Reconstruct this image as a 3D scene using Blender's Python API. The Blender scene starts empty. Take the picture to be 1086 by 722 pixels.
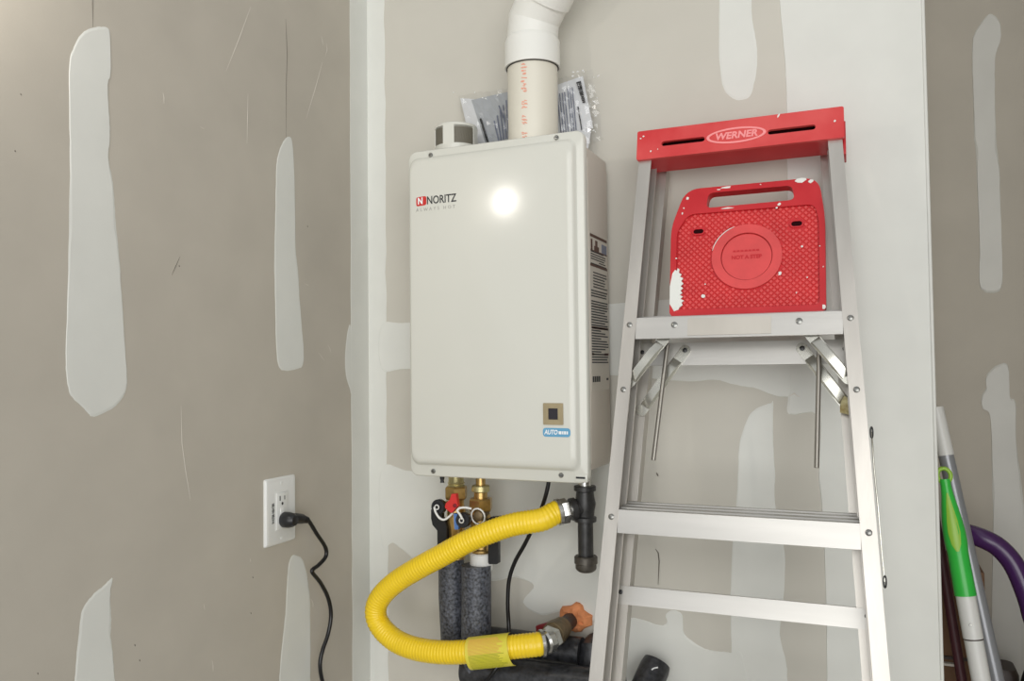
import bpy, bmesh, math, random
from mathutils import Vector, Matrix
random.seed(7)
S = bpy.context.scene
COL = S.collection
# ---------------------------------------------------------------- camera
FPX, YAW, PITCH, ROLL = 860.0, .4072, .0337, -.0111
CAM = Vector((.7693, -1.4483, 1.4261))
_f = Vector((-math.sin(YAW)*math.cos(PITCH), math.cos(YAW)*math.cos(PITCH), math.sin(PITCH)))
_r0 = Vector((math.cos(YAW), math.sin(YAW), 0)); _u0 = _r0.cross(_f)
_r = math.cos(ROLL)*_r0 + math.sin(ROLL)*_u0
_u = -math.sin(ROLL)*_r0 + math.cos(ROLL)*_u0
cd = bpy.data.cameras.new('camera'); cam = bpy.data.objects.new('camera', cd); COL.objects.link(cam)
cd.sensor_width = 36; cd.lens = FPX/1086*36; cd.clip_start = .02
cam.matrix_world = Matrix(((_r.x,_u.x,-_f.x,CAM.x),(_r.y,_u.y,-_f.y,CAM.y),(_r.z,_u.z,-_f.z,CAM.z),(0,0,0,1)))
S.camera = cam
# ---------------------------------------------------------------- light
w = bpy.data.worlds.new('garage_daylight'); S.world = w; w.use_nodes = True
bg = w.node_tree.nodes['Background']; bg.inputs[0].default_value = (.97, .985, 1, 1); bg.inputs[1].default_value = .68
def lamp(name, kind, loc, energy, size, col, target=None):
    l = bpy.data.lights.new(name, kind); l.energy = energy; l.color = col
    if kind == 'POINT': l.shadow_soft_size = size
    else: l.size = size
    o = bpy.data.objects.new(name, l); COL.objects.link(o); o.location = loc
    if target: o.rotation_euler = (Vector(target)-Vector(loc)).to_track_quat('-Z', 'Y').to_euler()
    return o
lamp('bare_bulb', 'POINT', (-.118, -.97, 1.965), 3.2, .011, (1, .94, .86))
lamp('garage_door_daylight', 'AREA', (2.1, -4.8, 1.35), 195, 4.4, (1, .99, .97), (.3, 0, 1.4))
vs = S.view_settings
vs.view_transform = 'Standard'; vs.look = 'None'; vs.gamma = 1; vs.use_curve_mapping = False; vs.exposure = -.13

# ---------------------------------------------------------------- helpers
def at(px, py, Y):                       # point on the plane y = Y seen at a photo pixel
    d = _f + (px-543)/FPX*_r - (py-361)/FPX*_u
    return CAM + d*((Y-CAM.y)/d.y)
def atx(px, py, X):
    d = _f + (px-543)/FPX*_r - (py-361)/FPX*_u
    return CAM + d*((X-CAM.x)/d.x)
def lin(c):
    return tuple((v/255/12.92 if v/255 <= .04045 else ((v/255+.055)/1.055)**2.4) for v in c)
def mat(name, rgb, rough=.5, metal=0, var=0, vscale=20, bump=0, bscale=200, stretch=None, rgb2=None, spec=.5, coat=0, detail=4):
    m = bpy.data.materials.new(name); m.use_nodes = True
    nt = m.node_tree; b = nt.nodes['Principled BSDF']; c = lin(rgb)
    b.inputs['Base Color'].default_value = (*c, 1)
    b.inputs['Roughness'].default_value = rough; b.inputs['Metallic'].default_value = metal
    b.inputs['Specular IOR Level'].default_value = spec
    if coat: b.inputs['Coat Weight'].default_value = coat; b.inputs['Coat Roughness'].default_value = .08
    if var or bump or rgb2:
        tc = nt.nodes.new('ShaderNodeTexCoord'); mp = nt.nodes.new('ShaderNodeMapping')
        nt.links.new(tc.outputs['Object'], mp.inputs[0])
        if stretch: mp.inputs['Scale'].default_value = stretch
    if var or rgb2:
        n = nt.nodes.new('ShaderNodeTexNoise'); n.inputs['Scale'].default_value = vscale; n.inputs['Detail'].default_value = detail
        nt.links.new(mp.outputs[0], n.inputs['Vector'])
        r = nt.nodes.new('ShaderNodeValToRGB')
        r.color_ramp.elements[0].position = .3; r.color_ramp.elements[1].position = .7
        if rgb2: a, d = c, lin(rgb2)
        else: a, d = tuple(v*(1-var) for v in c), tuple(min(1, v*(1+var)) for v in c)
        r.color_ramp.elements[0].color = (*a, 1); r.color_ramp.elements[1].color = (*d, 1)
        nt.links.new(n.outputs['Fac'], r.inputs[0]); nt.links.new(r.outputs[0], b.inputs['Base Color'])
    if bump:
        n2 = nt.nodes.new('ShaderNodeTexNoise'); n2.inputs['Scale'].default_value = bscale; n2.inputs['Detail'].default_value = 3
        nt.links.new(mp.outputs[0], n2.inputs['Vector'])
        bp = nt.nodes.new('ShaderNodeBump'); bp.inputs['Strength'].default_value = bump; bp.inputs['Distance'].default_value = .002
        nt.links.new(n2.outputs['Fac'], bp.inputs['Height']); nt.links.new(bp.outputs[0], b.inputs['Normal'])
    return m
M = {}
M['paper'] = mat('drywall_paper', (187, 181, 169), .85, var=.04, vscale=9, bump=.05, bscale=260, spec=.2)
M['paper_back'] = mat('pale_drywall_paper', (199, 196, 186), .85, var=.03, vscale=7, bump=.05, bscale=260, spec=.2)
M['mud'] = mat('joint_compound', (218, 219, 213), .6, var=.025, vscale=14, bump=.05, bscale=60, spec=.3)
M['mud_gloss'] = mat('satin_joint_compound', (205, 204, 197), .38, var=.03, vscale=14, bump=.05, bscale=40, spec=.35)  # slightly darker, smoother compound for the far right patches
M['mark'] = mat('torn_paper_scuff', (214, 208, 198), .8)
M['darkmark'] = mat('hairline_gap', (108, 102, 94), .9)
M['concrete'] = mat('concrete', (176, 173, 166), .8, var=.1, vscale=6, bump=.2, bscale=80)
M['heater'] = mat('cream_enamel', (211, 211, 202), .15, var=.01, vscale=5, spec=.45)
M['heater_shaded'] = mat('shaded_cream_enamel', (196, 188, 177), .4, spec=.4)  # cover enamel with the side's shade mixed into its colour
M['black'] = mat('black_rubber', (30, 31, 34), .34)
M['blackgloss'] = mat('black_cable', (18, 18, 20), .3)
M['blacktext'] = mat('black_ink', (40, 42, 44), .6)
M['greytext'] = mat('grey_ink', (168, 166, 160), .6)
M['brownink'] = mat('brown_ink', (84, 56, 46), .6)
M['labelpaper'] = mat('label_film', (198, 192, 181), .5)
M['red_ink'] = mat('red_ink', (198, 38, 34), .5)
M['white'] = mat('white_plastic', (226, 227, 224), .3)
M['whitetext'] = mat('white_ink', (238, 240, 240), .5)
M['blue_label'] = mat('blue_label', (98, 160, 196), .4)
M['bezel'] = mat('tan_bezel', (158, 144, 112), .4, var=.1, vscale=60)
M['lens'] = mat('dark_lens', (42, 38, 44), .15)
M['grille'] = mat('grey_grille', (104, 100, 88), .6, bump=.2, bscale=300)
M['screw'] = mat('steel_screw', (142, 142, 138), .28, metal=.85)
M['pvc'] = mat('white_pvc', (232, 232, 226), .3, var=.012, vscale=8)
M['pvc_pipe'] = mat('cream_pvc', (220, 216, 202), .38, var=.02, vscale=9)
M['pvcgap'] = mat('pipe_socket_gap', (70, 68, 62), .7)
M['orange_ink'] = mat('orange_print', (230, 160, 138), .6)
M['paper_white'] = mat('printed_paper', (214, 216, 218), .6)
M['paper_blue'] = mat('bluish_paper', (168, 172, 176), .6)
M['ink_blue'] = mat('blue_grey_ink', (118, 124, 142), .6)
M['brass'] = mat('brass', (196, 164, 104), .28, metal=.85, var=.25, vscale=60)
M['brass_pale'] = mat('pale_brass', (200, 190, 140), .32, metal=.7, var=.2, vscale=60)
M['brass_old'] = mat('dull_brass_valve', (118, 102, 76), .5, metal=.55, var=.25, vscale=70)
M['iron'] = mat('black_iron', (66, 66, 66), .38, metal=.5, var=.3, vscale=60, bump=.15, bscale=200)
M['iron_cap'] = mat('worn_iron', (96, 92, 86), .4, metal=.6, var=.3, vscale=50)
M['nickel'] = mat('nickel_nut', (196, 196, 192), .22, metal=.9, var=.12, vscale=60)
M['foam'] = mat('black_foam_sleeve', (22, 23, 26), .42, rgb2=(100, 104, 114), vscale=210, bump=.6, bscale=180, detail=6)
M['foam_h'] = mat('black_foam_sleeve_smooth', (28, 29, 31), .34, rgb2=(62, 63, 67), vscale=110, bump=.3, bscale=160, detail=6)
M['yellow'] = mat('yellow_gas_hose', (243, 208, 38), .3, spec=.5, var=.03, vscale=30)
M['tag'] = mat('yellow_green_tag', (214, 208, 52), .4, rgb2=(226, 208, 84), vscale=30)
M['tag_ink'] = mat('tag_orange_print', (222, 176, 86), .6)
M['tag_ink2'] = mat('tag_green_print', (168, 166, 48), .6)
M['orange_foam'] = mat('orange_fire_foam', (226, 146, 96), .7, var=.18, vscale=60, bump=.6, bscale=90)
M['red'] = mat('red_plastic', (186, 22, 32), .36, rgb2=(200, 40, 46), vscale=16, spec=.45)
M['slot_shade'] = mat('painted_slot_shade', (40, 8, 12), .9, spec=.1)  # near-black red painted in for the shade inside slots
M['red_cap'] = mat('worn_red_plastic', (200, 44, 48), .4, rgb2=(216, 82, 80), vscale=13, spec=.45)
M['red_handle'] = mat('red_lever', (206, 48, 46), .4)
M['darkred'] = mat('dark_red_lever', (124, 26, 36), .4)
M['red_pale'] = mat('red_scuffed_plastic', (212, 70, 70), .45, var=.1, vscale=25)
M['pink'] = mat('moulded_pale_red', (244, 150, 150), .45)
M['blue'] = mat('blue_lever', (88, 128, 192), .4)
M['alu'] = mat('aluminium', (190, 186, 179), .36, metal=.75, var=.15, vscale=14, stretch=(1, 1, .08), bump=.05, bscale=300)
M['alu_h'] = mat('aluminium_step', (194, 192, 187), .36, metal=.72, var=.15, vscale=14, stretch=(.1, 1, 1), bump=.05, bscale=300)
M['alu_dull'] = mat('weathered_aluminium', (194, 189, 180), .5, metal=.5, var=.1, vscale=14, stretch=(1, 1, .08))
M['steel'] = mat('zinc_steel', (200, 199, 190), .26, metal=.85, var=.1, vscale=30)
M['rod'] = mat('steel_rod', (150, 146, 138), .35, metal=.8)
M['wax'] = mat('yellow_glue_blob', (140, 118, 58), .5, rgb2=(214, 206, 160), vscale=70, bump=.5, bscale=90)
M['paint'] = mat('white_paint', (226, 228, 222), .6)
M['green'] = mat('green_plastic', (44, 176, 66), .28, rgb2=(60, 190, 70), vscale=12)
M['green_lt'] = mat('lime_grip', (146, 190, 62), .35)
M['greypole'] = mat('grey_pole', (146, 148, 152), .3, metal=.3)
M['whitepole'] = mat('white_pole', (214, 214, 210), .35)
M['purple'] = mat('purple_tube', (70, 36, 88), .22, spec=.6)
M['card'] = mat('cardboard', (112, 84, 62), .85, var=.08, vscale=12)
M['darkbrown'] = mat('dark_brown_plastic', (58, 46, 40), .5)
M['maroon'] = mat('maroon_stick', (70, 28, 36), .5)
fm = bpy.data.materials.new('clear_bag_film'); fm.use_nodes = True; nt = fm.node_tree; nt.nodes.clear()
o_ = nt.nodes.new('ShaderNodeOutputMaterial'); mx = nt.nodes.new('ShaderNodeMixShader'); tr = nt.nodes.new('ShaderNodeBsdfTransparent'); gl = nt.nodes.new('ShaderNodeBsdfGlossy')
tr.inputs[0].default_value = (.96, .96, .96, 1); gl.inputs['Roughness'].default_value = .12; mx.inputs[0].default_value = .07
nt.links.new(tr.outputs[0], mx.inputs[1]); nt.links.new(gl.outputs[0], mx.inputs[2]); nt.links.new(mx.outputs[0], o_.inputs[0])
M['film'] = fm

def thing(name, label, cat, loc=(0, 0, 0), group=None):
    o = bpy.data.objects.new(name, None); COL.objects.link(o); o.location = loc; o.empty_display_size = .05
    o['label'] = label; o['category'] = cat
    if group: o['group'] = group
    return o
def rootloc(p):
    while p.parent: p = p.parent
    return Vector(p.location)
def obj(name, bm, m, parent=None, smooth=None, label=None, kind=None):
    me = bpy.data.meshes.new(name)
    bmesh.ops.recalc_face_normals(bm, faces=bm.faces[:])
    if parent is not None and parent.type == 'EMPTY' or (parent is not None and parent.parent): 
        bmesh.ops.translate(bm, verts=bm.verts[:], vec=-rootloc(parent))
    bm.to_mesh(me); bm.free()
    if smooth is not None:
        for p in me.polygons: p.use_smooth = True
        me.set_sharp_from_angle(angle=math.radians(smooth))
    me.materials.append(M[m])
    o = bpy.data.objects.new(name, me); COL.objects.link(o)
    if parent is not None: o.parent = parent
    if label: o['label'] = label
    if kind: o['kind'] = kind
    return o
def tag(o, label, cat, group=None):
    o['label'] = label; o['category'] = cat
    if group: o['group'] = group
    return o
def new(): return bmesh.new()
ID = lambda p: p
def loft(bm, rings, cap0=True, cap1=True, closed=True):
    R = [[bm.verts.new(p) for p in r] for r in rings]
    n = len(R[0])
    for a, b in zip(R, R[1:]):
        for i in range(n if closed else n-1):
            j = (i+1) % n
            bm.faces.new((a[i], a[j], b[j], b[i]))
    if cap0: bm.faces.new(R[0][::-1])
    if cap1: bm.faces.new(R[-1])
    return R
def box(bm, lo, hi, T=ID, bev=0, seg=2):
    t = bmesh.new()
    x0, y0, z0 = lo; x1, y1, z1 = hi
    v = [t.verts.new(p) for p in ((x0,y0,z0),(x1,y0,z0),(x1,y1,z0),(x0,y1,z0),(x0,y0,z1),(x1,y0,z1),(x1,y1,z1),(x0,y1,z1))]
    for f in ((0,3,2,1),(4,5,6,7),(0,1,5,4),(1,2,6,5),(2,3,7,6),(3,0,4,7)): t.faces.new([v[i] for i in f])
    if bev: bmesh.ops.bevel(t, geom=t.edges[:], offset=bev, segments=seg, profile=.5, affect='EDGES')
    merge(bm, t, T)
def merge(bm, t, T=ID):
    mp = {v: bm.verts.new(T(v.co.copy())) for v in t.verts}
    for f in t.faces: bm.faces.new([mp[v] for v in f.verts])
    t.free()
def frame(d, up=Vector((0, 0, 1))):
    d = d.normalized()
    if abs(d.dot(up)) > .98: up = Vector((1, 0, 0))
    a = up.cross(d).normalized(); return a, d.cross(a)
def tube(bm, pts, r, n=14, caps=True):
    pts = [Vector(p) for p in pts]; N = len(pts)
    rs = r if isinstance(r, (list, tuple)) else [r]*N
    tan = [(pts[min(i+1, N-1)]-pts[max(i-1, 0)]).normalized() for i in range(N)]
    a, b = frame(tan[0]); rings = []
    for i in range(N):
        a = (a - tan[i]*a.dot(tan[i])).normalized(); b = tan[i].cross(a)
        rings.append([pts[i] + (a*math.cos(t)+b*math.sin(t))*rs[i] for t in [2*math.pi*k/n for k in range(n)]])
    loft(bm, rings, caps, caps)
def lathe(bm, base, axis, prof, n=20, ph=0, sx=1):
    base = Vector(base); axis = Vector(axis).normalized(); a, b = frame(axis)
    loft(bm, [[base + axis*t + (a*math.cos(2*math.pi*k/n+ph)*sx+b*math.sin(2*math.pi*k/n+ph))*max(r, 1e-4) for k in range(n)] for t, r in prof])
def spline(pts, m=8, closed=False):
    P = [Vector(p) for p in pts]; out = []; N = len(P)
    for i in range(N if closed else N-1):
        g = (lambda k: P[k % N]) if closed else (lambda k: P[min(max(k, 0), N-1)])
        p0, p1, p2, p3 = g(i-1), g(i), g(i+1), g(i+2)
        for k in range(m):
            t = k/m
            out.append(.5*((2*p1)+(p2-p0)*t+(2*p0-5*p1+4*p2-p3)*t*t+(3*p1-p0-3*p2+p3)*t**3))
    if not closed: out.append(P[-1])
    return out
def holed(bm, outline, holes, d0, d1, T):
    """plate between depths d0 and d1; outline and holes are 2-D loops, T maps (a, b, d) to the world"""
    t = bmesh.new()
    for d in (d0, d1):
        es = []; 
        for L in [outline]+holes:
            vs_ = [t.verts.new((p[0], p[1], d)) for p in L]
            es += [t.edges.new((vs_[i], vs_[(i+1) % len(vs_)])) for i in range(len(vs_))]
        if holes: bmesh.ops.triangle_fill(t, use_beauty=True, use_dissolve=False, edges=es)
        else: t.faces.new(vs_)
    for L in [outline]+holes:
        A = [t.verts.new((p[0], p[1], d0)) for p in L]; B_ = [t.verts.new((p[0], p[1], d1)) for p in L]
        for i in range(len(L)):
            j = (i+1) % len(L); t.faces.new((A[i], A[j], B_[j], B_[i]))
    bmesh.ops.remove_doubles(t, verts=t.verts[:], dist=1e-6)
    merge(bm, t, lambda p: T(p))
def stadium(cx, cy, L, h, ang=0, n=6):
    pts = []
    for s, c0 in ((1, -90), (-1, 90)):
        for k in range(n+1):
            a = math.radians(c0+180*k/n); pts.append((s*(L/2-h/2)+math.cos(a)*h/2, math.sin(a)*h/2))
    c, s = math.cos(ang), math.sin(ang)
    return [(cx+x*c-y*s, cy+x*s+y*c) for x, y in pts]
def rrect(x0, y0, x1, y1, r, n=5):
    pts = []
    for cx, cy, a0 in ((x1-r, y1-r, 0), (x0+r, y1-r, 90), (x0+r, y0+r, 180), (x1-r, y0+r, 270)):
        for k in range(n+1):
            a = math.radians(a0+90*k/n); pts.append((cx+r*math.cos(a), cy+r*math.sin(a)))
    return pts
def rpoly(pts, rs, n=5):
    """polygon with rounded corners"""
    out = []; N = len(pts)
    for i in range(N):
        p = Vector(pts[i]); a = (Vector(pts[i-1])-p); b = (Vector(pts[(i+1) % N])-p); r = rs[i] if isinstance(rs, (list, tuple)) else rs
        A = p+a.normalized()*r; B_ = p+b.normalized()*r
        for k in range(n+1):
            t = k/n; q = A*(1-t)**2+p*2*t*(1-t)+B_*t*t; out.append((q.x, q.y))
    return out
def circle(cx, cy, r, n=32): return [(cx+r*math.cos(2*math.pi*k/n), cy+r*math.sin(2*math.pi*k/n)) for k in range(n)]
def text_bm(s, size, T, ext=.0004, shear=0, spacing=1, sx=1, bold=0):
    cu = bpy.data.curves.new('t', 'FONT'); cu.body = s; cu.size = size; cu.extrude = ext; cu.align_x = 'CENTER'; cu.align_y = 'CENTER'
    cu.shear = shear; cu.space_character = spacing; cu.resolution_u = 3; cu.offset = bold
    o = bpy.data.objects.new('t', cu); COL.objects.link(o); bpy.context.view_layer.update()
    me = bpy.data.meshes.new_from_object(o.evaluated_get(bpy.context.evaluated_depsgraph_get()))
    b = bmesh.new(); b.from_mesh(me)
    for v in b.verts: v.co = T(Vector((v.co.x*sx, v.co.y, v.co.z)))
    COL.objects.unlink(o); bpy.data.objects.remove(o); bpy.data.curves.remove(cu); bpy.data.meshes.remove(me)
    return b

# ---------------------------------------------------------------- the room
XL, XR, YF = -.1845, .8735, .42
def struct(name, bm, m, label, smooth=None):
    o = obj(name, bm, m, None, smooth); o['kind'] = 'structure'; o['label'] = label; return o
b = new(); box(b, (-2.5, -5, -.1), (3.5, 1.2, 0)); struct('floor', b, 'concrete', 'grey concrete garage floor below the walls')
b = new(); box(b, (XL-.12, -.95, 0), (XL, .12, 2.75)); WL = struct('wall_left', b, 'paper', 'unpainted grey drywall wall with outlet on the left')
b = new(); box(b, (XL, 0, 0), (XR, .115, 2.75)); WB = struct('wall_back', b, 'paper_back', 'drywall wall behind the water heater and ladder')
b = new(); box(b, (XR-.115, .115, 0), (XR, YF, 2.75)); WN = struct('wall_return', b, 'paper', 'short drywall return behind the outside corner')
b = new(); box(b, (XR-.115, YF, 0), (1.43, YF+.115, 2.75)); WR = struct('wall_right', b, 'paper', 'darker recessed drywall wall at the far right')

b = new(); box(b, (1.32, -.62, 0), (1.43, YF, 2.75)); struct('side_light_blocker', b, 'paper', 'added unseen drywall panel beyond the right edge, blocking light from the recess')  # unseen panel added to keep ambient light off the far right wall

def backT(th): return lambda q, d: Vector((q.x, -d, q.z))
def patch(parent, px, wall, th=.0006, m='mud', name='compound_patch', jit=.0004, sub=5, smooth=True):
    fn = {'back': lambda p: at(p[0], p[1], 0), 'left': lambda p: atx(p[0], p[1], XL), 'right': lambda p: at(p[0], p[1], YF)}[wall]
    P = [fn(p) for p in px]
    P = spline(P, sub, True) if smooth else P
    P = [p + Vector((random.uniform(-1, 1), random.uniform(-1, 1), random.uniform(-1, 1)))*jit for p in P]
    bm = new()
    def flat(p, d):
        if wall == 'left': return Vector((XL+d, min(p.y, -.0003), p.z))
        if wall == 'right': return Vector((max(p.x, XR+.0003), YF-d, p.z))
        return Vector((min(max(p.x, XL+.0003), XR), -d, p.z))
    c = sum(P, Vector())/len(P)
    loft(bm, [[flat(p, -.002) for p in P], [flat(p, th*.2) for p in P], [flat(p+(c-p).normalized()*.004, th) for p in P]], False, True)
    return obj(name, bm, m, parent)
Z8 = lambda L, s, ox=0, oy=0: [(ox+x/s, oy+y/s) for x, y in L]
# left wall patches
patch(WL, Z8([(150,50),(165,46),(182,47),(187,60),(188,120),(183,140),(186,200),(187,235),(184,262),(190,300),(194,330),(197,380),(203,440),(207,500),(212,580),(216,640),(214,665),(200,688),(182,700),(160,709),(150,704),(138,690),(120,672),(113,640),(112,600),(115,500),(117,400),(119,300),(118,200),(118,110),(124,85),(135,62)], 1.605), 'left')
patch(WL, Z8([(490,233),(497,240),(500,280),(502,350),(503,420),(508,470),(510,510),(514,560),(517,600),(515,622),(505,628),(485,631),(474,622),(470,580),(468,500),(467,440),(469,350),(470,300),(472,270),(480,245)], 1.605), 'left')
patch(WL, Z8([(362,168),(370,166),(364,200),(363,250),(366,300),(364,350),(372,420),(378,503),(382,560),(245,560),(246,503),(250,440),(258,360),(268,280),(285,245),(310,215),(340,190)], 3.103, 0, 560), 'left')
patch(WL, Z8([(960,92),(975,90),(995,102),(1008,140),(1015,190),(1020,240),(1021,300),(1022,400),(1021,503),(1023,560),(918,560),(919,503),(925,420),(933,340),(940,270),(944,190),(950,120)], 3.103, 0, 560), 'left')
yl = atx(371, 60, XL).y; 
def strip(parent, lo, hi, axis, m='mud', th=.0005, z0=.02, z1=2.7, n=60, jit=.002, fixed='hi'):
    """full-height taped strip; one edge is the corner, the other wavers"""
    bm = new(); rows = []
    for k in range(n+1):
        z = z0+(z1-z0)*k/n; j = random.uniform(-jit, jit)
        a, c = (lo+j, hi) if fixed == 'hi' else (lo, hi+j)
        rows.append((a, c, z))
    if axis == 'left': f = lambda s, d, z: (XL+d, s, z)
    else: f = lambda s, d, z: (s, -d, z)
    g = []
    for a, c, z in rows:
        g.append([f(a, -.002, z), f(a, th*.4, z), f(a+(.001 if fixed == 'hi' else 0), th, z), f(c-(0 if fixed == 'hi' else .001), th, z), f(c, th*.4, z), f(c, -.002, z)])
    loft(bm, g); return obj('corner_tape_strip', bm, m, parent)
strip(WL, yl, -.0004, 'left', jit=.0012)
patch(WL, [(369,350),(372,346),(374,380),(374,420),(371,412),(367,398),(366,375)], 'left', th=.0004)
# back wall strips and patches
strip(WB, XL+.0004, at(408, 60, 0).x, 'back', fixed='lo', jit=.002)
patch(WB, [(827,-60),(827,0),(832,60),(834,115),(836,300),(837,380),(836,420),(837,439),(868,441),(868,500),(872,540),(876,640),(877,722),(880,1100),(1020,1120),(1003,800),(1000,722),(995,560),(990,361),(985,200),(979,0),(976,-60)], 'back', th=.0014, jit=.0005, sub=4)
patch(WB, [(404,345),(433,342),(520,332),(650,322),(760,314),(842,310),(842,414),(800,411),(780,408),(760,403),(720,404),(650,398),(520,394),(433,391),(404,391)], 'back', th=.0010)
patch(WB, Z8([(555,-60),(555,0),(553,200),(560,300),(575,370),(610,405),(640,412),(680,395),(700,330),(710,250),(705,170),(690,80),(687,0),(687,-60)], 3.879, 620, 0), 'back', m='mud')
patch(WB, [(817,427.6),(804,432),(795,440),(788.6,455),(784,473),(783,495),(781.5,526),(776,592),(775,654),(776,700),(775,780),(836,780),(835,722),(834,703),(827,672),(831,635),(832,586),(822,533),(822,504),(820,469),(820,428)], 'back')
patch(WB, [(655,663),(703,663),(706,652),(712,647),(723,651),(726,672),(744,686),(758,690),(775,692),(790,700),(790,800),(655,780)], 'back', th=.0012)
patch(WB, [(404,497),(440,500),(520,494),(640,486),(652,500),(655,580),(652,640),(640,660),(600,648),(575,652),(556,640),(568,622),(545,612),(520,616),(480,604),(445,596),(427,583),(415,575),(404,576)], 'back', th=.0011)
patch(WB, [(560,690),(640,690),(660,720),(640,800),(560,790)], 'back', th=.0008)
# mud at the outside corner: small bead
b = new(); tube(b, [(XR-.001, -.0005, .02), (XR-.001, -.0005, 2.7)], .003, 8); obj('corner_bead', b, 'mud', WB, 60)
# far right wall patches
patch(WR, Z8([(437,28),(420,45),(403,75),(401,130),(403,200),(405,280),(408,300),(412,400),(416,500),(415,570),(425,587),(437,590),(452,588),(460,578),(462,540),(458,400),(456,340),(450,285),(447,200),(447,120),(452,95),(459,72),(455,42)], 1.9, 820, 0), 'right', m='mud_gloss', th=.002)
patch(WR, [(1046,398),(1058,387),(1069,388),(1071,420),(1077,427),(1078,470),(1083,510),(1088,560),(1092,640),(1094,800),(1052,800),(1052,722),(1052,620),(1053,560),(1052,500),(1050,441),(1042,431),(1041,420),(1046,411)], 'right', m='mud_gloss', th=.002)
# scuffs, hairlines
def mark(parent, wall, pts, wd=.0012, m='mark', name='scuff_mark'):
    fn = {'back': lambda p: at(p[0], p[1], -.0011), 'left': lambda p: atx(p[0], p[1], XL), 'right': lambda p: at(p[0], p[1], YF-.0003)}[wall]
    bm = new(); tube(bm, [fn(p) for p in pts], [wd*.35]+[wd]*(len(pts)-2)+[wd*.35] if len(pts) > 2 else wd, 5); obj(name, bm, m, parent)
for pts in ([(266,7),(254,40),(240,75)], [(263,100),(262.5,125),(262,152)], [(173,98),(174,104),(174,110)], [(212,134),(215,136),(217,137)],
            [(341,38),(342,44),(343,48)], [(346,46),(347,52),(345,60)], [(338,374),(341,378),(344,382)], [(348,366),(350,370),(351,374)], [(324,301),(326,302),(327,303)], [(342,66),(334,95),(325,125)],
            [(192,430),(193,470),(197,500),(202,530)], [(216,640),(216.5,643),(217,646)], [(265,592),(265.5,594),(266,596)], [(330,635),(332,640),(332,644)], [(225,700),(226,706),(226,712)]):
    mark(WL, 'left', pts, .0005)
for pts in ([(98,-20),(98,5),(98.5,29)], [(303,20),(304,45),(304.5,60),(303.5,90),(303.5,147)]):
    mark(WL, 'left', pts, .0006, 'darkmark', 'joint_hairline')
for c in ((16,160),(22,100),(143,684),(148,700),(40,714),(266,650),(268,612),(326,240),(190,282)):
    mark(WL, 'left', [(c[0], c[1]-1), c, (c[0]+.4, c[1]+1.2)], .0009, 'darkmark', 'pin_hole')
mark(WL, 'left', [(182,292),(186,283),(191,272)], .0006, 'darkmark')
mark(WB, 'back', [(695,582),(698,586),(699,595),(698,620)], .0010, 'darkmark', 'wall_crack')
mark(WB, 'back', [(696,501),(697,503),(698,505)], .0014, 'darkmark', 'pin_hole')
mark(WB, 'back', [(838,420),(842,417),(848,421)], .0016, 'mark')

# ---------------------------------------------------------------- water heater
HW, HH, HD, HZ = .3445, .60, .1453, 1.23
t = thing('water_heater', 'cream tankless water heater with smooth front panel hung on the drywall', 'water heater', (HW/2, -.07, HZ))
def HT(p): return Vector(p)
b = new(); box(b, (.004, -HD+.012, HZ+.02), (HW-.001, -.012, HZ+.575), bev=.004); obj('case', b, 'heater_shaded', t, 40)
b = new(); box(b, (HW-.0025, -HD+.016, HZ+.03), (HW+.0006, -.016, HZ+.556), bev=.001); SP = obj('side_panel', b, 'heater_shaded', t, 40)
for z_ in (.04, .48):
    b = new(); box(b, (.05, -.012, HZ+z_), (HW-.05, 0, HZ+z_+.06)); obj('wall_bracket', b, 'heater_shaded', t)
# front cover: flange ring + raised panel with soft edge
def cover_rings():
    out = []
    for ins, dy, r in ((0, .0135, .016), (0, .0035, .016), (.0014, .0008, .0155), (.003, 0, .015), (.0125, 0, .014), (.0145, -.0012, .0145), (.0165, -.0055, .0165), (.0195, -.009, .0175), (.0245, -.0108, .02), (.03, -.0115, .021)):
        bot = ins if ins < .0125 else ins+.007
        sd = ins if ins < .0125 else .35*ins+.0015 
        out.append([(x, -HD+dy, z) for x, z in rrect(sd if ins >= .0125 else ins, HZ+bot, HW-ins, HZ+HH-ins, r, 6)])
    return out
b = new(); loft(b, cover_rings()); FC = obj('front_cover', b, 'heater', t, 50)
YP = -HD-.0115                                        # face of the raised panel
for px, py in ((457, 164.5), (590.3, 146), (459.8, 499.5), (595.3, 503.8)):
    p = at(px, py, -HD); b = new(); lathe(b, p+Vector((0, .001, 0)), (0, -1, 0), [(0, .0042), (.003, .0042), (.0042, .003), (.0043, .0008)], 14)
    sc = obj('screw', b, 'screw', t, 40)
    b = new(); box(b, (p.x-.0028, p.y-.0036, p.z-.0005), (p.x+.0028, p.y-.0031, p.z+.0005)); obj('slot', b, 'black', sc)
# feet and corner clip at the lower flange
p = at(469, 507, -HD+.02); b = new(); lathe(b, p, (0, 0, -1), [(-.008, .0045), (0, .0045), (.004, .003), (.008, .004)], 12); obj('rubber_foot', b, 'black', t, 40)
p = at(617, 506, -HD+.002); b = new(); box(b, (p.x-.012, p.y-.003, p.z-.008), (p.x+.011, p.y+.008, p.z+.006), bev=.001); ck = obj('corner_clip', b, 'heater', t, 40)
b = new(); box(b, (p.x-.009, p.y-.0042, p.z-.002), (p.x+.007, p.y-.0025, p.z+.001)); obj('slot', b, 'black', ck)
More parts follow.
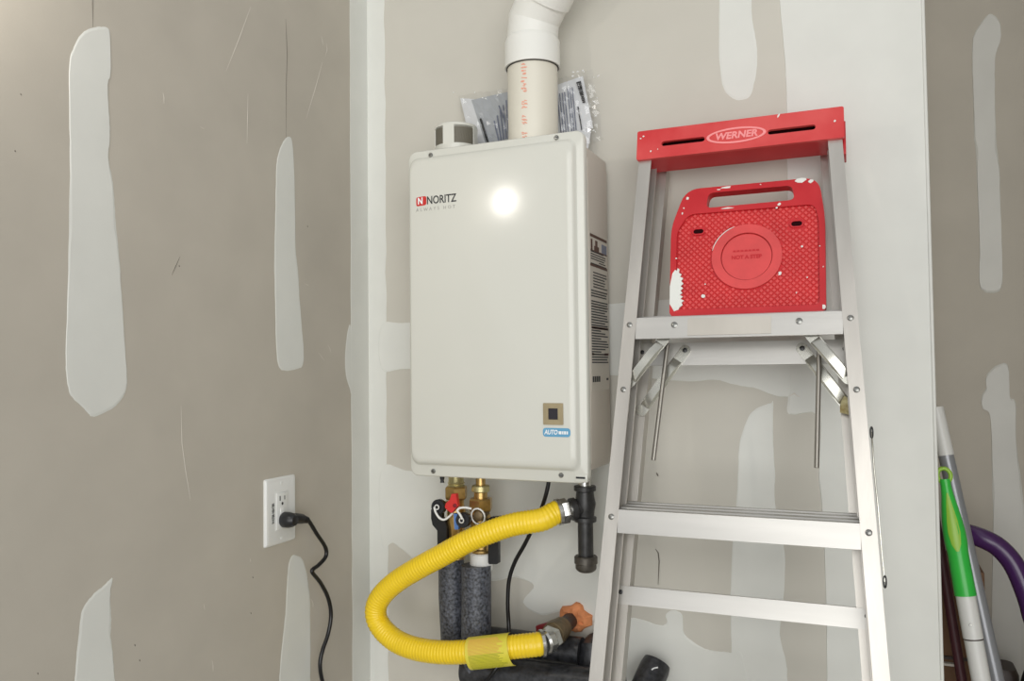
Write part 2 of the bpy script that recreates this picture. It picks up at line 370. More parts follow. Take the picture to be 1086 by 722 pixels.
# display window
p0 = at(576.3, 427.3, YP); p1 = at(597.6, 450.5, YP)
def FT(q): return Vector((q[0], YP-q[2], q[1]))
b = new(); holed(b, rrect(p0.x, p1.z, p1.x, p0.z, .0012, 2), [rrect(p0.x+.0092, p1.z+.0088, p1.x-.0092, p0.z-.0088, .0006, 2)], -.003, .0022, FT); bz = obj('display_bezel', b, 'bezel', t, 40)
b = new(); box(b, (p0.x+.008, YP-.0004, p1.z+.008), (p1.x-.008, YP+.003, p0.z-.008)); obj('display_lens', b, 'lens', bz)
q0 = at(575.8, 453.5, YP); q1 = at(605, 463.6, YP)
b = new(); holed(b, rrect(q0.x, q1.z, q1.x, q0.z, .005, 4), [], -.001, .0006, FT); bl = obj('blue_sticker', b, 'blue_label', t)
cx, cz = (q0.x+q1.x)/2, (q0.z+q1.z)/2
obj('lettering', text_bm('AUTO', .0108, lambda v: Vector((cx-.0100+v.x, YP-.0006-v.z, cz+v.y)), .0003, shear=.2, bold=.0003, sx=.78), 'whitetext', bl)
b = new()
for k, (a, e) in enumerate(((.004, .009), (.010, .0125), (.0135, .017), (.018, .0205))): box(b, (cx+a, YP-.0009, cz-.0028), (cx+e, YP-.0002, cz+.0022))
obj('small_print', b, 'whitetext', bl)
# maker's logo
l0 = at(441.5, 209.5, YP); l1 = at(452, 218, YP)
b = new(); holed(b, rpoly([(l0.x, l1.z), (l1.x+.0005, l1.z+.0012), (l1.x+.0005, l0.z+.001), (l0.x, l0.z)], .004, 4), [], -.001, .0005, FT); lg = obj('logo_badge', b, 'red_ink', t)
obj('lettering', text_bm('N', .0165, lambda v: Vector(((l0.x*.58+l1.x*.42)+v.x, YP-.0007-v.z, (l0.z+l1.z)/2+v.y+.0005)), .0003, bold=.0006, sx=.85), 'whitetext', lg)
m0 = at(454.3, 212.8, YP); m1 = at(482, 210, YP)
obj('lettering', text_bm('NORITZ', .0205, lambda v: Vector(((m0.x+m1.x)/2+v.x, YP-.0002-v.z, (m0.z+m1.z)/2+v.y)), .0003, sx=.80, bold=.00025), 'blacktext', t, label='black maker name on the front panel')
n0 = at(442, 223.5, YP); n1 = at(482, 218.5, YP)
obj('lettering', text_bm('ALWAYS HOT', .0085, lambda v: Vector(((n0.x+n1.x)/2+v.x, YP-.0002-v.z, (n0.z+n1.z)/2+v.y)), .0003, spacing=1.7, sx=1.0), 'greytext', t, label='small widely spaced grey motto')
# warning label on the right side
def ST(y, z, d): return Vector((HW+.0006+d, y, z))
ya, yb_ = -HD+.020, -.021
zt = HZ+.425; zb = HZ+.185
b = new(); box(b, (HW+.0003, ya, HZ+.155), (HW+.001, yb_, zt+.004)); lb = obj('warning_label', b, 'labelpaper', SP)
def bars(name, m, rows, d=.0014):
    b = new()
    for z, h, a, e in rows: box(b, (HW+.0009, ya+(yb_-ya)*a, z), (HW+d, ya+(yb_-ya)*e, z+h))
    obj(name, b, m, lb, kind='stuff')
rows = []; z = zt-.098
while z > HZ+.20:
    if random.random() < .93:
        e = random.choice((.95, .96, .9, .97, .55, .8, .93)); rows.append((z, .0022, .04, e))
    z -= .0046
bars('print_lines', 'blacktext', rows)
rows = [(zt-.03-k*.0042, .0018, random.choice((.05, .5)), random.uniform(.6, .95)) for k in range(6)]+[(zt-.066-k*.005, .002, .16, random.uniform(.8, .97)) for k in range(6)]
bars('print_lines', 'blacktext', rows)
bars('header_bars', 'brownink', [(zt-.004, .005, .02, .97), (zt-.055, .0042, .02, .97), (zt-.028, .002, .04, .97), (HZ+.262, .004, .04, .97), (HZ+.216, .0042, .04, .15), (HZ+.216, .0042, .75, .97), (HZ+.218, .001, .1, .9), (zt-.125, .0018, .05, .97)])
b = new()
for (y0, y1, z0, z1) in ((.06, .14, -.008, -.026), (.24, .5, -.018, -.026), (.30, .42, -.008, -.018)): box(b, (HW+.0009, ya+(yb_-ya)*y0, zt+z1), (HW+.0015, ya+(yb_-ya)*y1, zt+z0))
obj('warning_symbols', b, 'brownink', lb)
b = new(); box(b, (HW+.0009, ya+(yb_-ya)*.66, zt-.026), (HW+.0015, ya+(yb_-ya)*.95, zt-.010)); obj('code_block', b, 'ink_blue', lb)
b = new()
for k in range(4): box(b, (HW+.0009, ya+(yb_-ya)*(.06+.11*k), HZ+.170), (HW+.0014, ya+(yb_-ya)*(.14+.11*k), HZ+.180))
box(b, (HW+.0009, ya+(yb_-ya)*.84, HZ+.172), (HW+.0014, ya+(yb_-ya)*.95, HZ+.176)); obj('serial_marks', b, 'blacktext', lb, kind='stuff')
# vent cap on top
c = at(484, 150, -.085); cz0 = HZ+.572
ztop = at(484, 134.5, -.085).z; R_ = .0405; c = Vector((c.x, -.085, 0))
b = new(); lathe(b, (c.x, c.y, cz0), (0, 0, 1), [(0, R_+.002), (.012, R_+.002), (.013, R_-.004), (ztop-cz0-.008, R_-.004), (ztop-cz0-.007, R_), (ztop-cz0-.002, R_-.001), (ztop-cz0, R_-.006)], 40); vc = obj('intake_cap', b, 'heater', t, 35)
azc = math.degrees(math.atan2(CAM.y-c.y, CAM.x-c.x)); za, zb2 = at(484, 150.0, -.085-R_).z, ztop-.0095
def arc(a0, a1, r, z, n=8): return [(c.x+math.cos(math.radians(a0+(a1-a0)*q/n))*r, c.y+math.sin(math.radians(a0+(a1-a0)*q/n))*r, z) for q in range(n+1)]
for k in range(4):
    a0 = azc-6+92*k
    b = new(); loft(b, [arc(a0, a0+58, R_-.0055, za)+arc(a0, a0+58, R_-.0055, zb2)[::-1], arc(a0, a0+58, R_-.0012, za)+arc(a0, a0+58, R_-.0012, zb2)[::-1]]); obj('grille', b, 'grille', vc)
    b = new(); loft(b, [arc(a0-32, a0, R_-.006, za-.002)+arc(a0-32, a0, R_-.006, zb2+.003)[::-1], arc(a0-32, a0, R_, za-.002)+arc(a0-32, a0, R_, zb2+.003)[::-1]]); obj('rib', b, 'heater', vc, 40)
b = new(); lathe(b, (c.x, c.y, cz0), (0, 0, 1), [(0, R_), (za-cz0, R_)], 40); obj('cap_base', b, 'heater', vc, 35)

# ---------------------------------------------------------------- vent pipe
pc = at(565.3, 120, -.075); PX, PY = pc.x, -.075; PR = .0462
t = thing('vent_pipe', 'white plastic flue pipe with elbow rising from the heater top', 'pipe', (PX, PY, HZ+.575))
zh = at(565, 73, PY).z; zr = at(565, 44, PY).z
b = new(); lathe(b, (PX, PY, HZ+.572), (0, 0, 1), [(0, PR), (zh-HZ-.572+.012, PR)], 40); pp = obj('straight_pipe', b, 'pvc_pipe', t, 40)
b = new(); lathe(b, (PX, PY, zh-.0015), (0, 0, 1), [(0, PR+.0022), (.004, PR+.0022)], 40); obj('socket_gap', b, 'pvcgap', t, 40)
b = new(); lathe(b, (PX, PY, zh), (0, 0, 1), [(0, PR+.0015), (0, PR+.0048), (zr-zh-.004, PR+.0048), (zr-zh, PR+.003), (zr-zh+.004, PR+.001)], 40)
EL = obj('elbow_hub', b, 'pvc', t, 40)
J = Vector((PX+.004, PY, at(572, 21, PY).z)); D2 = Vector((.60, -.36, .70)).normalized(); A0 = Vector((PX, PY, zr))
mit = ((J-A0).normalized()+D2).normalized()
def cut(o, d, q): # ring where the cylinder along d through o meets the mitre plane through q
    a, bb = frame(d); out = []
    for k in range(40):
        p = o+(a*math.cos(2*math.pi*k/40)+bb*math.sin(2*math.pi*k/40))*(PR+.001)
        out.append(p+d*((q-p).dot(mit)/d.dot(mit)))
    return out
d1 = (J-A0).normalized()
b = new(); r0 = cut(A0, d1, J); a0r = [A0+Vector((p.x-A0.x, p.y-A0.y, 0)).normalized()*(PR+.001) for p in [q-d1*((q-A0).dot(d1)) for q in r0]]
loft(b, [a0r, r0], True, True); obj('elbow_throat', b, 'pvc', t, 30)
b = new()
E1 = J+D2*.046
r0b = cut(E1, D2, J); r1 = [p+D2*((E1-p).dot(D2)) for p in r0b]
loft(b, [r0b, r1]); obj('elbow_bend', b, 'pvc', t, 30)
b = new(); lathe(b, E1-D2*.004, D2, [(0, PR+.001), (.001, PR+.005), (.05, PR+.005), (.052, PR)], 40); obj('elbow_hub', b, 'pvc', t, 40)
E2 = E1+D2*.046; b = new(); lathe(b, E2, D2, [(0, PR), (.06, PR)], 40); obj('straight_pipe', b, 'pvc', t, 40)
E3 = E2+D2*.05; b = new(); lathe(b, E3, D2, [(0, PR), (.001, PR+.006), (.05, PR+.006), (.12, PR+.003), (.45, PR+.003)], 40); obj('coupling', b, 'pvc', t, 40)
# orange print running down the pipe: rows of small illegible characters
b = new(); zc = zh-.004
ang = math.atan2(CAM.y-PY, CAM.x-PX)-math.radians(21)
ctr = lambda a, z, r: Vector((PX+math.cos(a)*r, PY+math.sin(a)*r, z))
k = 0
zend = HZ+.61
while zc > zend:
    hgt = random.uniform(.0035, .006)
    if k not in (9, 10, 14, 15, 19, 20):
        for j in range(random.choice((4, 5, 6))):
            a0 = ang+random.uniform(-.10, .06); a1 = a0+random.uniform(.05, .11); z0 = zc-random.uniform(0, hgt*.6)
            loft(b, [[ctr(a0, z0, PR+.0002), ctr(a1, z0-.001, PR+.0002), ctr(a1, z0-.0025, PR+.0002), ctr(a0, z0-.0015, PR+.0002)], [ctr(a0, z0, PR+.0005), ctr(a1, z0-.001, PR+.0005), ctr(a1, z0-.0025, PR+.0005), ctr(a0, z0-.0015, PR+.0005)]])
    zc -= hgt+.0012; k += 1
obj('printed_marks', b, 'orange_ink', pp, kind='stuff')

# ---------------------------------------------------------------- manual in a clear bag behind the pipe
t = thing('manual_bag', 'clear plastic bag of printed instructions wedged behind the flue pipe', 'bag', (PX, -.03, HZ+.58))
def sheet(name, corners, m, parent, bulge=.004, n=6, th=.0008, Y=None):
    P = [at(c[0], c[1], c[2]) for c in corners]      # tl, tr, br, bl
    bm = new(); g = {}
    for s in (0, 1):
        for i in range(n+1):
            for j in range(n+1):
                u, v = i/n, j/n
                p = P[0]*(1-u)*(1-v)+P[1]*u*(1-v)+P[2]*u*v+P[3]*(1-u)*v
                p = p+Vector((0, -bulge*math.sin(math.pi*u)*math.sin(math.pi*v)*1.3+s*th, 0))
                g[s, i, j] = bm.verts.new(p)
    for s in (0, 1):
        for i in range(n):
            for j in range(n): bm.faces.new((g[s,i,j], g[s,i+1,j], g[s,i+1,j+1], g[s,i,j+1]))
    for i in range(n):
        for j in (0, n): bm.faces.new((g[0,i,j], g[0,i+1,j], g[1,i+1,j], g[1,i,j]))
        for j in (0,): 
            bm.faces.new((g[0,0,i], g[0,0,i+1], g[1,0,i+1], g[1,0,i])); bm.faces.new((g[0,n,i], g[0,n,i+1], g[1,n,i+1], g[1,n,i]))
    return obj(name, bm, m, parent, 40)
s1 = sheet('folded_sheet', [(500,106,-.022),(545,96,-.024),(545,160,-.03),(520,168,-.03)], 'paper_blue', t)
s2 = sheet('sheet_fold', [(488,104,-.018),(503,105,-.021),(522,168,-.029),(503,168,-.026)], 'paper_white', t, .001)
s3 = sheet('printed_sheet', [(585,92,-.024),(618,80.5,-.020),(629,135,-.022),(585,150,-.03)], 'paper_white', t, .002)
s4 = sheet('printed_sheet', [(585,140,-.028),(628.5,128,-.0215),(622,168,-.024),(585,168,-.03)], 'paper_white', t, .001)
def lines(name, parent, m, segs, wd=.0011):
    bm = new()
    for (x0, y0, x1, y1, Y) in segs: tube(bm, [at(x0, y0, Y), at(x1, y1, Y-.001)], wd, 4)
    obj(name, bm, m, parent, kind='stuff')
lines('print_lines', s1, 'blacktext', [(509.5,126,518.5,154,-.031)], .0022)
lines('print_lines', s1, 'ink_blue', [(524+k*3.2, 128-k*5.5, 529+k*2.6, 150-k*1, -.034) for k in range(5)]+[(529,112,534,125,-.031)], .0014)
lines('print_lines', s3, 'ink_blue', [(591+k*2.6, 100-k*.8, 595.5+k*2.4, 143-k*1.2, -.0305) for k in range(4)]+[(602+k*2.4, 94-k*.7, 606.5+k*2.3, 140-k*1, -.029) for k in range(3)], .0010)
lines('print_lines', s3, 'blacktext', [(613,113,617,138,-.0275)], .0011)
b = new()
for k in range(12):
    p0 = at(611.5+k*.58, 88.2+k*1.85, -.0262); p1 = at(616+k*.42, 86.8+k*1.9, -.0262); tube(b, [p0, p1], .0012 if k % 3 else .0020, 4)
obj('barcode', b, 'blacktext', s3, kind='stuff')
def film(corners, n=16, amp=.004):
    P = [at(*c) for c in corners]; bm = new(); rnd = random.Random(3); g = {}
    for i in range(n+1):
        for j in range(n+1):
            u, v = i/n, j/n
            p = P[0]*(1-u)*(1-v)+P[1]*u*(1-v)+P[2]*u*v+P[3]*(1-u)*v
            e = .0015*rnd.uniform(-1, 1)
            g[i, j] = bm.verts.new(p+Vector((e, amp*rnd.uniform(-1, 1)*.6, e*1.5)))
    for i in range(n):
        for j in range(n): bm.faces.new((g[i,j], g[i+1,j], g[i+1,j+1], g[i,j+1]))
    return bm
obj('bag_film', film([(486,101,-.036),(548,92,-.036),(548,168,-.042),(500,168,-.040)]), 'film', t)
obj('bag_film', film([(582,86,-.036),(628,74,-.032),(640,148,-.030),(582,170,-.042)]), 'film', t)
b = new(); rnd = random.Random(5)
for (cx_, cy_, n_, dx, dy) in ((505,101,5,30,5),(612,78,6,12,3),(632,105,6,3,26),(629,128,4,4,14)):
    for k in range(n_):
        x = cx_+rnd.uniform(-dx, dx)*.8; y = cy_+rnd.uniform(-dy, dy)
        p = at(x, y, -.036); q = at(x+rnd.uniform(-3, 3), y+rnd.uniform(-2.5, 1), -.037); tube(b, [p, (p+q)/2+Vector((0, -.0006, .0004)), q], [.0003, .0012, .0003], 5)
obj('film_crease', b, 'whitetext', t, kind='stuff')

# ---------------------------------------------------------------- isolation valves under the heater
def hexnut(bm, x, y, z0, z1, r, n=6, ph=.3): lathe(bm, (x, y, z0), (0, 0, 1), [(0, r*.93), ((z1-z0)*.12, r), ((z1-z0)*.88, r), (z1-z0, r*.93)], n, ph)
VY = -.085
def zv(px, py): return at(px, py, VY).z
def xv(px, py): return at(px, py, VY).x
def strap(parent, pts, m='white', r=.0022):
    bm = new(); tube(bm, spline(pts, 6), r, 8); return obj('strap', bm, m, parent, 60)
def drain_cap(parent, px, py, Y, d=Vector((.06, -1, .06))):
    p = at(px, py, Y); d = d.normalized(); bm = new()
    lathe(bm, p-d*.004, d, [(0, .0125), (.003, .0138), (.012, .0138), (.0135, .0125), (.0135, .008), (.0115, .0075), (.0115, .001)], 24)
    c_ = obj('drain_cap', bm, 'black', parent, 35)
    bm = new(); a, bb = frame(d)
    tube(bm, [p+d*.0135+(a*math.cos(k*math.pi/5)+bb*math.sin(k*math.pi/5))*.0042 for k in range(11)], .0013, 6); obj('strap_eye', bm, 'white', c_, 60)
    bm = new(); lathe(bm, p+d*.004-d*.045, d, [(0, .008), (.043, .008)], 14); obj('drain_port', bm, 'brass', parent, 40)
    return c_
def lever(parent, px, Y=-.112):
    P = [(at(x, y, Y).x, at(x, y, Y).z) for x, y in px]
    bm = new(); holed(bm, P, [], Y-.005, Y+.005, lambda q: Vector((q[0], q[2], q[1]))); bmesh.ops.bevel(bm, geom=[e for e in bm.edges if e.is_boundary is False and e.calc_face_angle(0) > .6], offset=.001, segments=2, affect='EDGES')
    return obj('lever_handle', bm, 'black', parent, 30)
# left valve
x = xv(484, 540)
t = thing('isolation_valve', 'brass isolation valve with red and blue drain taps above left foam pipe', 'valve', (x, VY, zv(484, 590)))
b = new(); lathe(b, (x, VY, zv(484, 517)), (0, 0, 1), [(0, .014), (.004, .0165), (.006, .0145), (.009, .0165), (.012, .0145), (.03, .0145)], 20); obj('threaded_neck', b, 'brass_pale', t, 40)
b = new(); hexnut(b, x, VY, zv(484, 529), zv(484, 515.5), .0215); obj('union_nut', b, 'brass', t, 20)
z0 = zv(484, 592); z1 = zv(484, 528)
b = new(); lathe(b, (x, VY, z0), (0, 0, 1), [(0, .016), (.012, .016), (.014, .018), (.024, .018), (.026, .0145), ((z1-z0)*.5, .0155), ((z1-z0)*.62, .018), ((z1-z0)*.8, .018), ((z1-z0)*.9, .0145), (z1-z0, .0145)], 22); obj('valve_body', b, 'brass', t, 40)
dc = drain_cap(t, 466.5, 537, -.112)
strap(dc, [at(460.6,537.5,-.128), at(462,543,-.127), at(466,549,-.125), at(471,551,-.123), at(476,548,-.120), at(480,544,-.117)])
P = [(at(a, c2, -.125).x, at(a, c2, -.125).z) for a, c2 in ((480.5,523.2),(485,523),(486,530),(487.2,536),(483,540.5),(480.5,543.5),(475.5,540),(473.3,537),(474.5,533),(478.5,529.5))]
b = new(); holed(b, P, [], -.131, -.122, lambda q: Vector((q[0], q[2], q[1]))); rh = obj('drain_lever', b, 'red_handle', t, 30, label='red butterfly tap')
p = at(482.6, 536, -.131); b = new(); lathe(b, p, (0, -1, 0), [(-.002, .004), (.002, .0035), (.0025, .001)], 10); obj('lever_screw', b, 'darkred', rh, 40)
P = [(at(a, c2, -.118).x, at(a, c2, -.118).z) for a, c2 in ((482,544),(487,545),(487.5,552),(487,561),(483,561),(482.5,553))]
b = new(); holed(b, P, [], -.122, -.114, lambda q: Vector((q[0], q[2], q[1]))); obj('drain_lever', b, 'blue', t, 30, label='blue tap')
lever(t, [(458.5,540),(464,536),(470,541),(470,548),(473.5,553),(475,558),(475,590),(465.5,592),(465,562),(460,556),(458.5,549)], -.100)
# right valve
x = xv(510, 540)
t = thing('isolation_valve', 'brass isolation valve with black lever above right foam pipe', 'valve', (x, VY, zv(510, 600)))
b = new(); lathe(b, (x, VY, zv(510, 516)), (0, 0, 1), [(0, .009), (.03, .009)], 16); obj('copper_stub', b, 'brass', t, 40)
b = new(); lathe(b, (x, VY, zv(510, 521.5)), (0, 0, 1), [(0, .015), (.002, .0168), (.011, .0168), (.0125, .015)], 24); obj('collar', b, 'brass_pale', t, 40)
b = new(); lathe(b, (x, VY, zv(510, 529)), (0, 0, 1), [(0, .0125), (.014, .0125)], 20); obj('tail_piece', b, 'brass', t, 40)
b = new(); hexnut(b, x, VY, zv(510, 541.5), zv(510, 528), .0225); obj('union_nut', b, 'brass', t, 20)
z0 = zv(510, 588); z1 = zv(510, 541)
b = new(); lathe(b, (x, VY, z0), (0, 0, 1), [(0, .0155), (.003, .0175), (.009, .0175), (.012, .0145), ((z1-z0)*.45, .015), ((z1-z0)*.6, .019), ((z1-z0)*.85, .019), (z1-z0, .0145)], 22); obj('valve_body', b, 'brass', t, 40)
b = new(); lathe(b, (x, VY, zv(510, 604)), (0, 0, 1), [(0, .0205), (.002, .0215), (zv(510, 585.5)-zv(510, 604)-.002, .0215), (zv(510, 585.5)-zv(510, 604), .0195)], 24); obj('white_collar', b, 'white', t, 40)
dc = drain_cap(t, 492.5, 551, -.118)
strap(dc, [at(490.5,550.5,-.134), at(487.5,545,-.134), at(485,541.5,-.132), at(488,538.6,-.130), at(494,538.2,-.128), at(500,539.4,-.124)])
p = at(507, 547.5, -.112); b = new()
tube(b, [p+Vector((math.cos(k*math.pi/8)*.0135, -.002*math.sin(k*math.pi/8), math.sin(k*math.pi/8)*.0145)) for k in range(17)], .0017, 8); obj('strap_ring', b, 'white', t, 60)
b = new(); lathe(b, p+Vector((0, .03, 0)), (0, -1, 0), [(0, .0095), (.03, .0095), (.032, .007), (.032, .001)], 18); obj('drain_port', b, 'brass_old', t, 40)
lever(t, [(517,551),(522,547.5),(530,547),(534,551),(532.5,563),(529.5,567),(529.5,596.5),(528,597.5),(520,597.5),(519,596),(518.8,566)], -.094)

# ---------------------------------------------------------------- foam covered pipes
def foam_pipe(name, label, path, r, parts, m='foam', group=None):
    p0 = Vector(path[-1]) if False else Vector(path[0]); t = thing(name, label, 'pipe', p0, group)
    return t
xl = xv(480, 620); RF = .0275
zlow1 = at(490, 672, -.05).z; zlow2 = at(505, 705, -.07).z
# pipe under the left valve, turning right along the wall (upper run)
xl = at(479, 640, -.075).x
t = thing('insulated_pipe', 'black foam covered water pipe under the left valve, turning along the wall', 'pipe', (xl, -.075, at(479, 676, -.06).z), 'foam covered pipes')
b = new(); top = at(479, 588, -.075).z; low = at(479, 676, -.06).z
tube(b, [(xl, -.075, top), (xl, -.075, (top+low)/2), (xl, -.068, low)], .0245, 28); obj('vertical_sleeve', b, 'foam', t, 50)
e = at(617, 692, -.046)
b = new(); tube(b, [(xl+.004, -.046, at(490, 676, -.046).z), (e.x*.5+xl*.5, -.046, (e.z+at(490, 676, -.046).z)/2), (e.x, -.046, e.z)], .0265, 28); obj('horizontal_sleeve', b, 'foam_h', t, 50)
e2 = at(627, 695, -.044)
b = new(); tube(b, [e2+Vector((0, 0, -.16)), e2+Vector((0, 0, -.02)), e2+Vector((.0, .006, .008)), e2+Vector((-.0, .03, .010))], [.026, .026, .025, .022], 24); obj('corner_sleeve', b, 'foam_h', t, 50)
# pipe under the right valve, turning right (lower run)
xr = at(505.5, 640, -.095).x
t = thing('insulated_pipe', 'black foam covered water pipe under the right valve, in front of its twin', 'pipe', (xr, -.095, at(505, 706, -.1).z), 'foam covered pipes')
top = at(505, 599, -.095).z; low = at(505, 712, -.1).z
b = new(); tube(b, [(xr, -.095, top), (xr, -.097, (top+low)/2), (xr, -.1, low)], .0275, 28); vs_ = obj('vertical_sleeve', b, 'foam', t, 50)
a1 = at(488, 708, -.1); e = at(660, 729, -.1)
b = new(); tube(b, [(xr-.022, -.1, a1.z), ((xr+e.x)/2, -.1, (a1.z+e.z)/2), (e.x, -.1, e.z)], .0275, 28); obj('horizontal_sleeve', b, 'foam_h', t, 50)
# stub end beside the ladder
s0 = at(690, 714, -.065)
t = thing('insulated_pipe', 'short cut end of black foam pipe sleeve seen through the ladder', 'pipe', s0, 'foam covered pipes')
d = Vector((-.26, -.62, -.70)).normalized(); q0 = at(694, 709, -.03)
b = new(); tube(b, [q0-d*.012, q0, q0+d*.045], [.024, .0262, .0262], 28, False)
tube(b, [q0+d*.045, q0+d*.0445, q0+d*.03], [.0262, .014, .014], 28, False); obj('sleeve', b, 'foam_h', t, 40)
b = new(); lathe(b, q0+d*.02, d, [(0, .0135), (.02, .0135)], 16); obj('pipe_core', b, 'black', t, 40)
b = new(); tube(b, [q0+Vector((.002, -.0275, .008)), q0+Vector((.006, -.027, .011)), q0+Vector((.012, -.024, .012))], .0012, 6); obj('sleeve_seam', b, 'whitetext', t, 40)

# ---------------------------------------------------------------- gas train
GX = at(620.5, 530, -.085).x; GY = -.085
zg = lambda py: at(620.5, py, GY).z
t = thing('gas_tee', 'black iron gas tee with capped drip leg under the heater', 'pipe fitting', (GX, GY, zg(606)))
b = new(); lathe(b, (GX, GY, zg(516)), (0, 0, 1), [(0, .0115), (.026, .0115)], 18); obj('nipple', b, 'nickel', t, 40)
b = new(); h = zg(515)-zg(553)
lathe(b, (GX, GY, zg(553)), (0, 0, 1), [(0, .0185), (.001, .0195), (.008, .0195), (.010, .0155), (.02, .0165), (h*.5, .019), (h-.02, .0165), (h-.010, .0155), (h-.008, .0195), (h-.001, .0195), (h, .0185)], 24)
nd = Vector((-.80, -.60, -.15)).normalized(); tc_ = Vector((GX, GY, zg(537)))
lathe(b, tc_, nd, [(0, .015), (.016, .0155), (.018, .0195), (.027, .0195), (.0275, .014)], 24); obj('tee_body', b, 'iron', t, 40)
b = new(); lathe(b, (GX, GY, zg(592)), (0, 0, 1), [(0, .0135), (zg(552)-zg(592), .0135)], 20); obj('drip_leg', b, 'iron', t, 40)
b = new(); h = zg(589)-zg(606); lathe(b, (GX, GY, zg(606)), (0, 0, 1), [(0, .012), (.003, .0165), (.006, .0185), (h*.5, .0185), (h*.55, .0205), (h-.002, .0205), (h, .0185)], 22); obj('drip_cap', b, 'iron_cap', t, 40)

# yellow hose
n0 = tc_+nd*.024; HS = tc_+nd*.046
hose_px = [(574,551,-.132),(545,556,-.142),(520,564,-.150),(495,574.5,-.154),(470,588,-.155),(445,601.5,-.154),(420,617,-.151),(403,634,-.148),(398.5,650,-.146),(405,666,-.146),(421,680,-.150),(442,688,-.155),(468,691.5,-.158),(495,691,-.158),(525,688,-.153),(552,685,-.146),(567,683.5,-.140),(576,682,-.131)]
pts = [HS, HS+nd*.010]+[at(x, y, Y) for x, y, Y in hose_px]
t = thing('gas_hose', 'thick yellow corrugated gas hose looping out to the left with a tag', 'hose', pts[10])
base = spline(pts, 60); L = [0]
for i in range(1, len(base)): L.append(L[-1]+(base[i]-base[i-1]).length)
step = .0016; P = []; rs = []; i = 0; s = 0
while s < L[-1]:
    while L[i+1] < s: i += 1
    f = (s-L[i])/max(1e-9, L[i+1]-L[i]); P.append(base[i].lerp(base[i+1], f)); rs.append(.0200+.0006*math.sin(2*math.pi*s/.0062)); s += step
b = new(); tube(b, P, rs, 24); obj('hose', b, 'yellow', t, 60)
HP = P
b = new(); lathe(b, HS+nd*.007, -nd, [(0, .0205), (.001, .0232), (.007, .0232), (.0085, .0215)], 30); lathe(b, HS-nd*.001, -nd, [(0, .0205), (.002, .0218), (.012, .0218), (.014, .019)], 6, .2); lathe(b, HS-nd*.012, -nd, [(0, .0145), (.016, .0145)], 20); obj('end_nut', b, 'nickel', t, 30)
wv = at(607, 656, 0); tg_ = (HP[-1]-HP[-10]).normalized(); dv = (wv-HP[-1]).normalized(); md = (tg_+dv*1.2).normalized()
b = new(); lathe(b, HP[-1]-tg_*.004, tg_, [(0, .0205), (.001, .0232), (.006, .0232), (.008, .0205)], 30); lathe(b, HP[-1]+md*.002, md, [(0, .018), (.004, .0205), (.016, .0205), (.020, .017)], 24); lathe(b, HP[-1]+md*.012, dv, [(0, .0205), (.002, .0220), (.018, .0220), (.020, .018)], 6, .2); obj('end_nut', b, 'nickel', t, 30)
# tag wrapped round the hose
import bisect
def hose_at(px):  # index of the hose sample nearest to a pixel column on the lower run
    return min(range(len(HP)*3//4, len(HP)), key=lambda i: (HP[i]-at(px, 688, HP[i].y)).length)
i0, i1 = hose_at(498), hose_at(543)
A, Bp = HP[i0], HP[i1]; ax = (Bp-A).normalized(); a, bb = frame(ax)
# a,bb: horizontal-ish / vertical-ish
b = new(); rings = []; n = 16
for k in range(n+1):
    th = math.radians(118+232*k/n*1.0)   # from the top, over the front, to below
    rr = .0235+.010*(k/n)**2
    dirv = bb*math.sin(th)+a*math.cos(th)
    rings.append((th, rr))
front = -1 if a.y > 0 else 1
def tp(k, s, off=0):
    f = k/n; phi = math.radians(110-195*f)          # 90 = up, 0 = toward viewer, -90 = down
    rr = .0232+.011*max(0, f-.5)**1.2*1.5+off
    dirv = bb*(math.sin(phi)*(1 if bb.z > 0 else -1))+a*front*math.cos(phi)
    return A+(Bp-A)*(s+.05*(f-.5)*(1 if s > .5 else -.3))+dirv*rr
grid = [[tp(k, s) for s in (0, .2, .4, .6, .8, 1)]+[tp(k, s, .0008) for s in (1, .8, .6, .4, .2, 0)] for k in range(n+1)]
loft(b, grid); tg = obj('hose_tag', b, 'tag', t, 40)
b = new(); b2 = new()
for k in range(2, n*10):
    f = k/10
    if f > n-1.5: break
    if k % 4 == 0 and f > 3.5:
        s0_, s1_ = .07, random.uniform(.75, .93); tgt = b if f < n*.56 else b2
        j = int(f); fr = f-j
        q = [tp(f, s0_+(s1_-s0_)*m_/6, .0008) for m_ in range(7)]; tube(tgt, q, .00055, 4)
obj('print_lines', b, 'tag_ink', tg, kind='stuff'); obj('print_lines', b2, 'tag_ink2', tg, kind='stuff')
# shut-off valve at the wall
t = thing('gas_shutoff_valve', 'dull brass gas shut-off valve with dark red handle at the wall', 'valve', wv)
vd = (wv-q_ if False else (wv-(HP[-1]))).normalized(); Ls = (wv-HP[-1]).length
b = new(); lathe(b, HP[-1]+vd*.030, vd, [(0, .013), (.002, .019), (.012, .0195), (.014, .0215), (.03, .0225), (.034, .020), (.04, .0205), (.054, .019), (.056, .014)], 20); obj('valve_body', b, 'brass_old', t, 40)
b = new(); lathe(b, HP[-1]+vd*.080, vd, [(0, .0145), (Ls-.080, .0145)], 20); obj('wall_nipple', b, 'iron', t, 40)
ph = at(577, 665, -.052); b = new(); box(b, (-.017, -.004, -.009), (.017, .004, .009), lambda v: ph+Vector((v.x*.9-v.z*.1, v.y, v.z*.8+v.x*.35)), bev=.003); hd = obj('handle', b, 'darkred', t, 40)
b = new(); tube(b, [ph+Vector((.01, .003, .003)), HP[-1]+vd*.055], .004, 8); obj('stem', b, 'brass_old', t, 40)
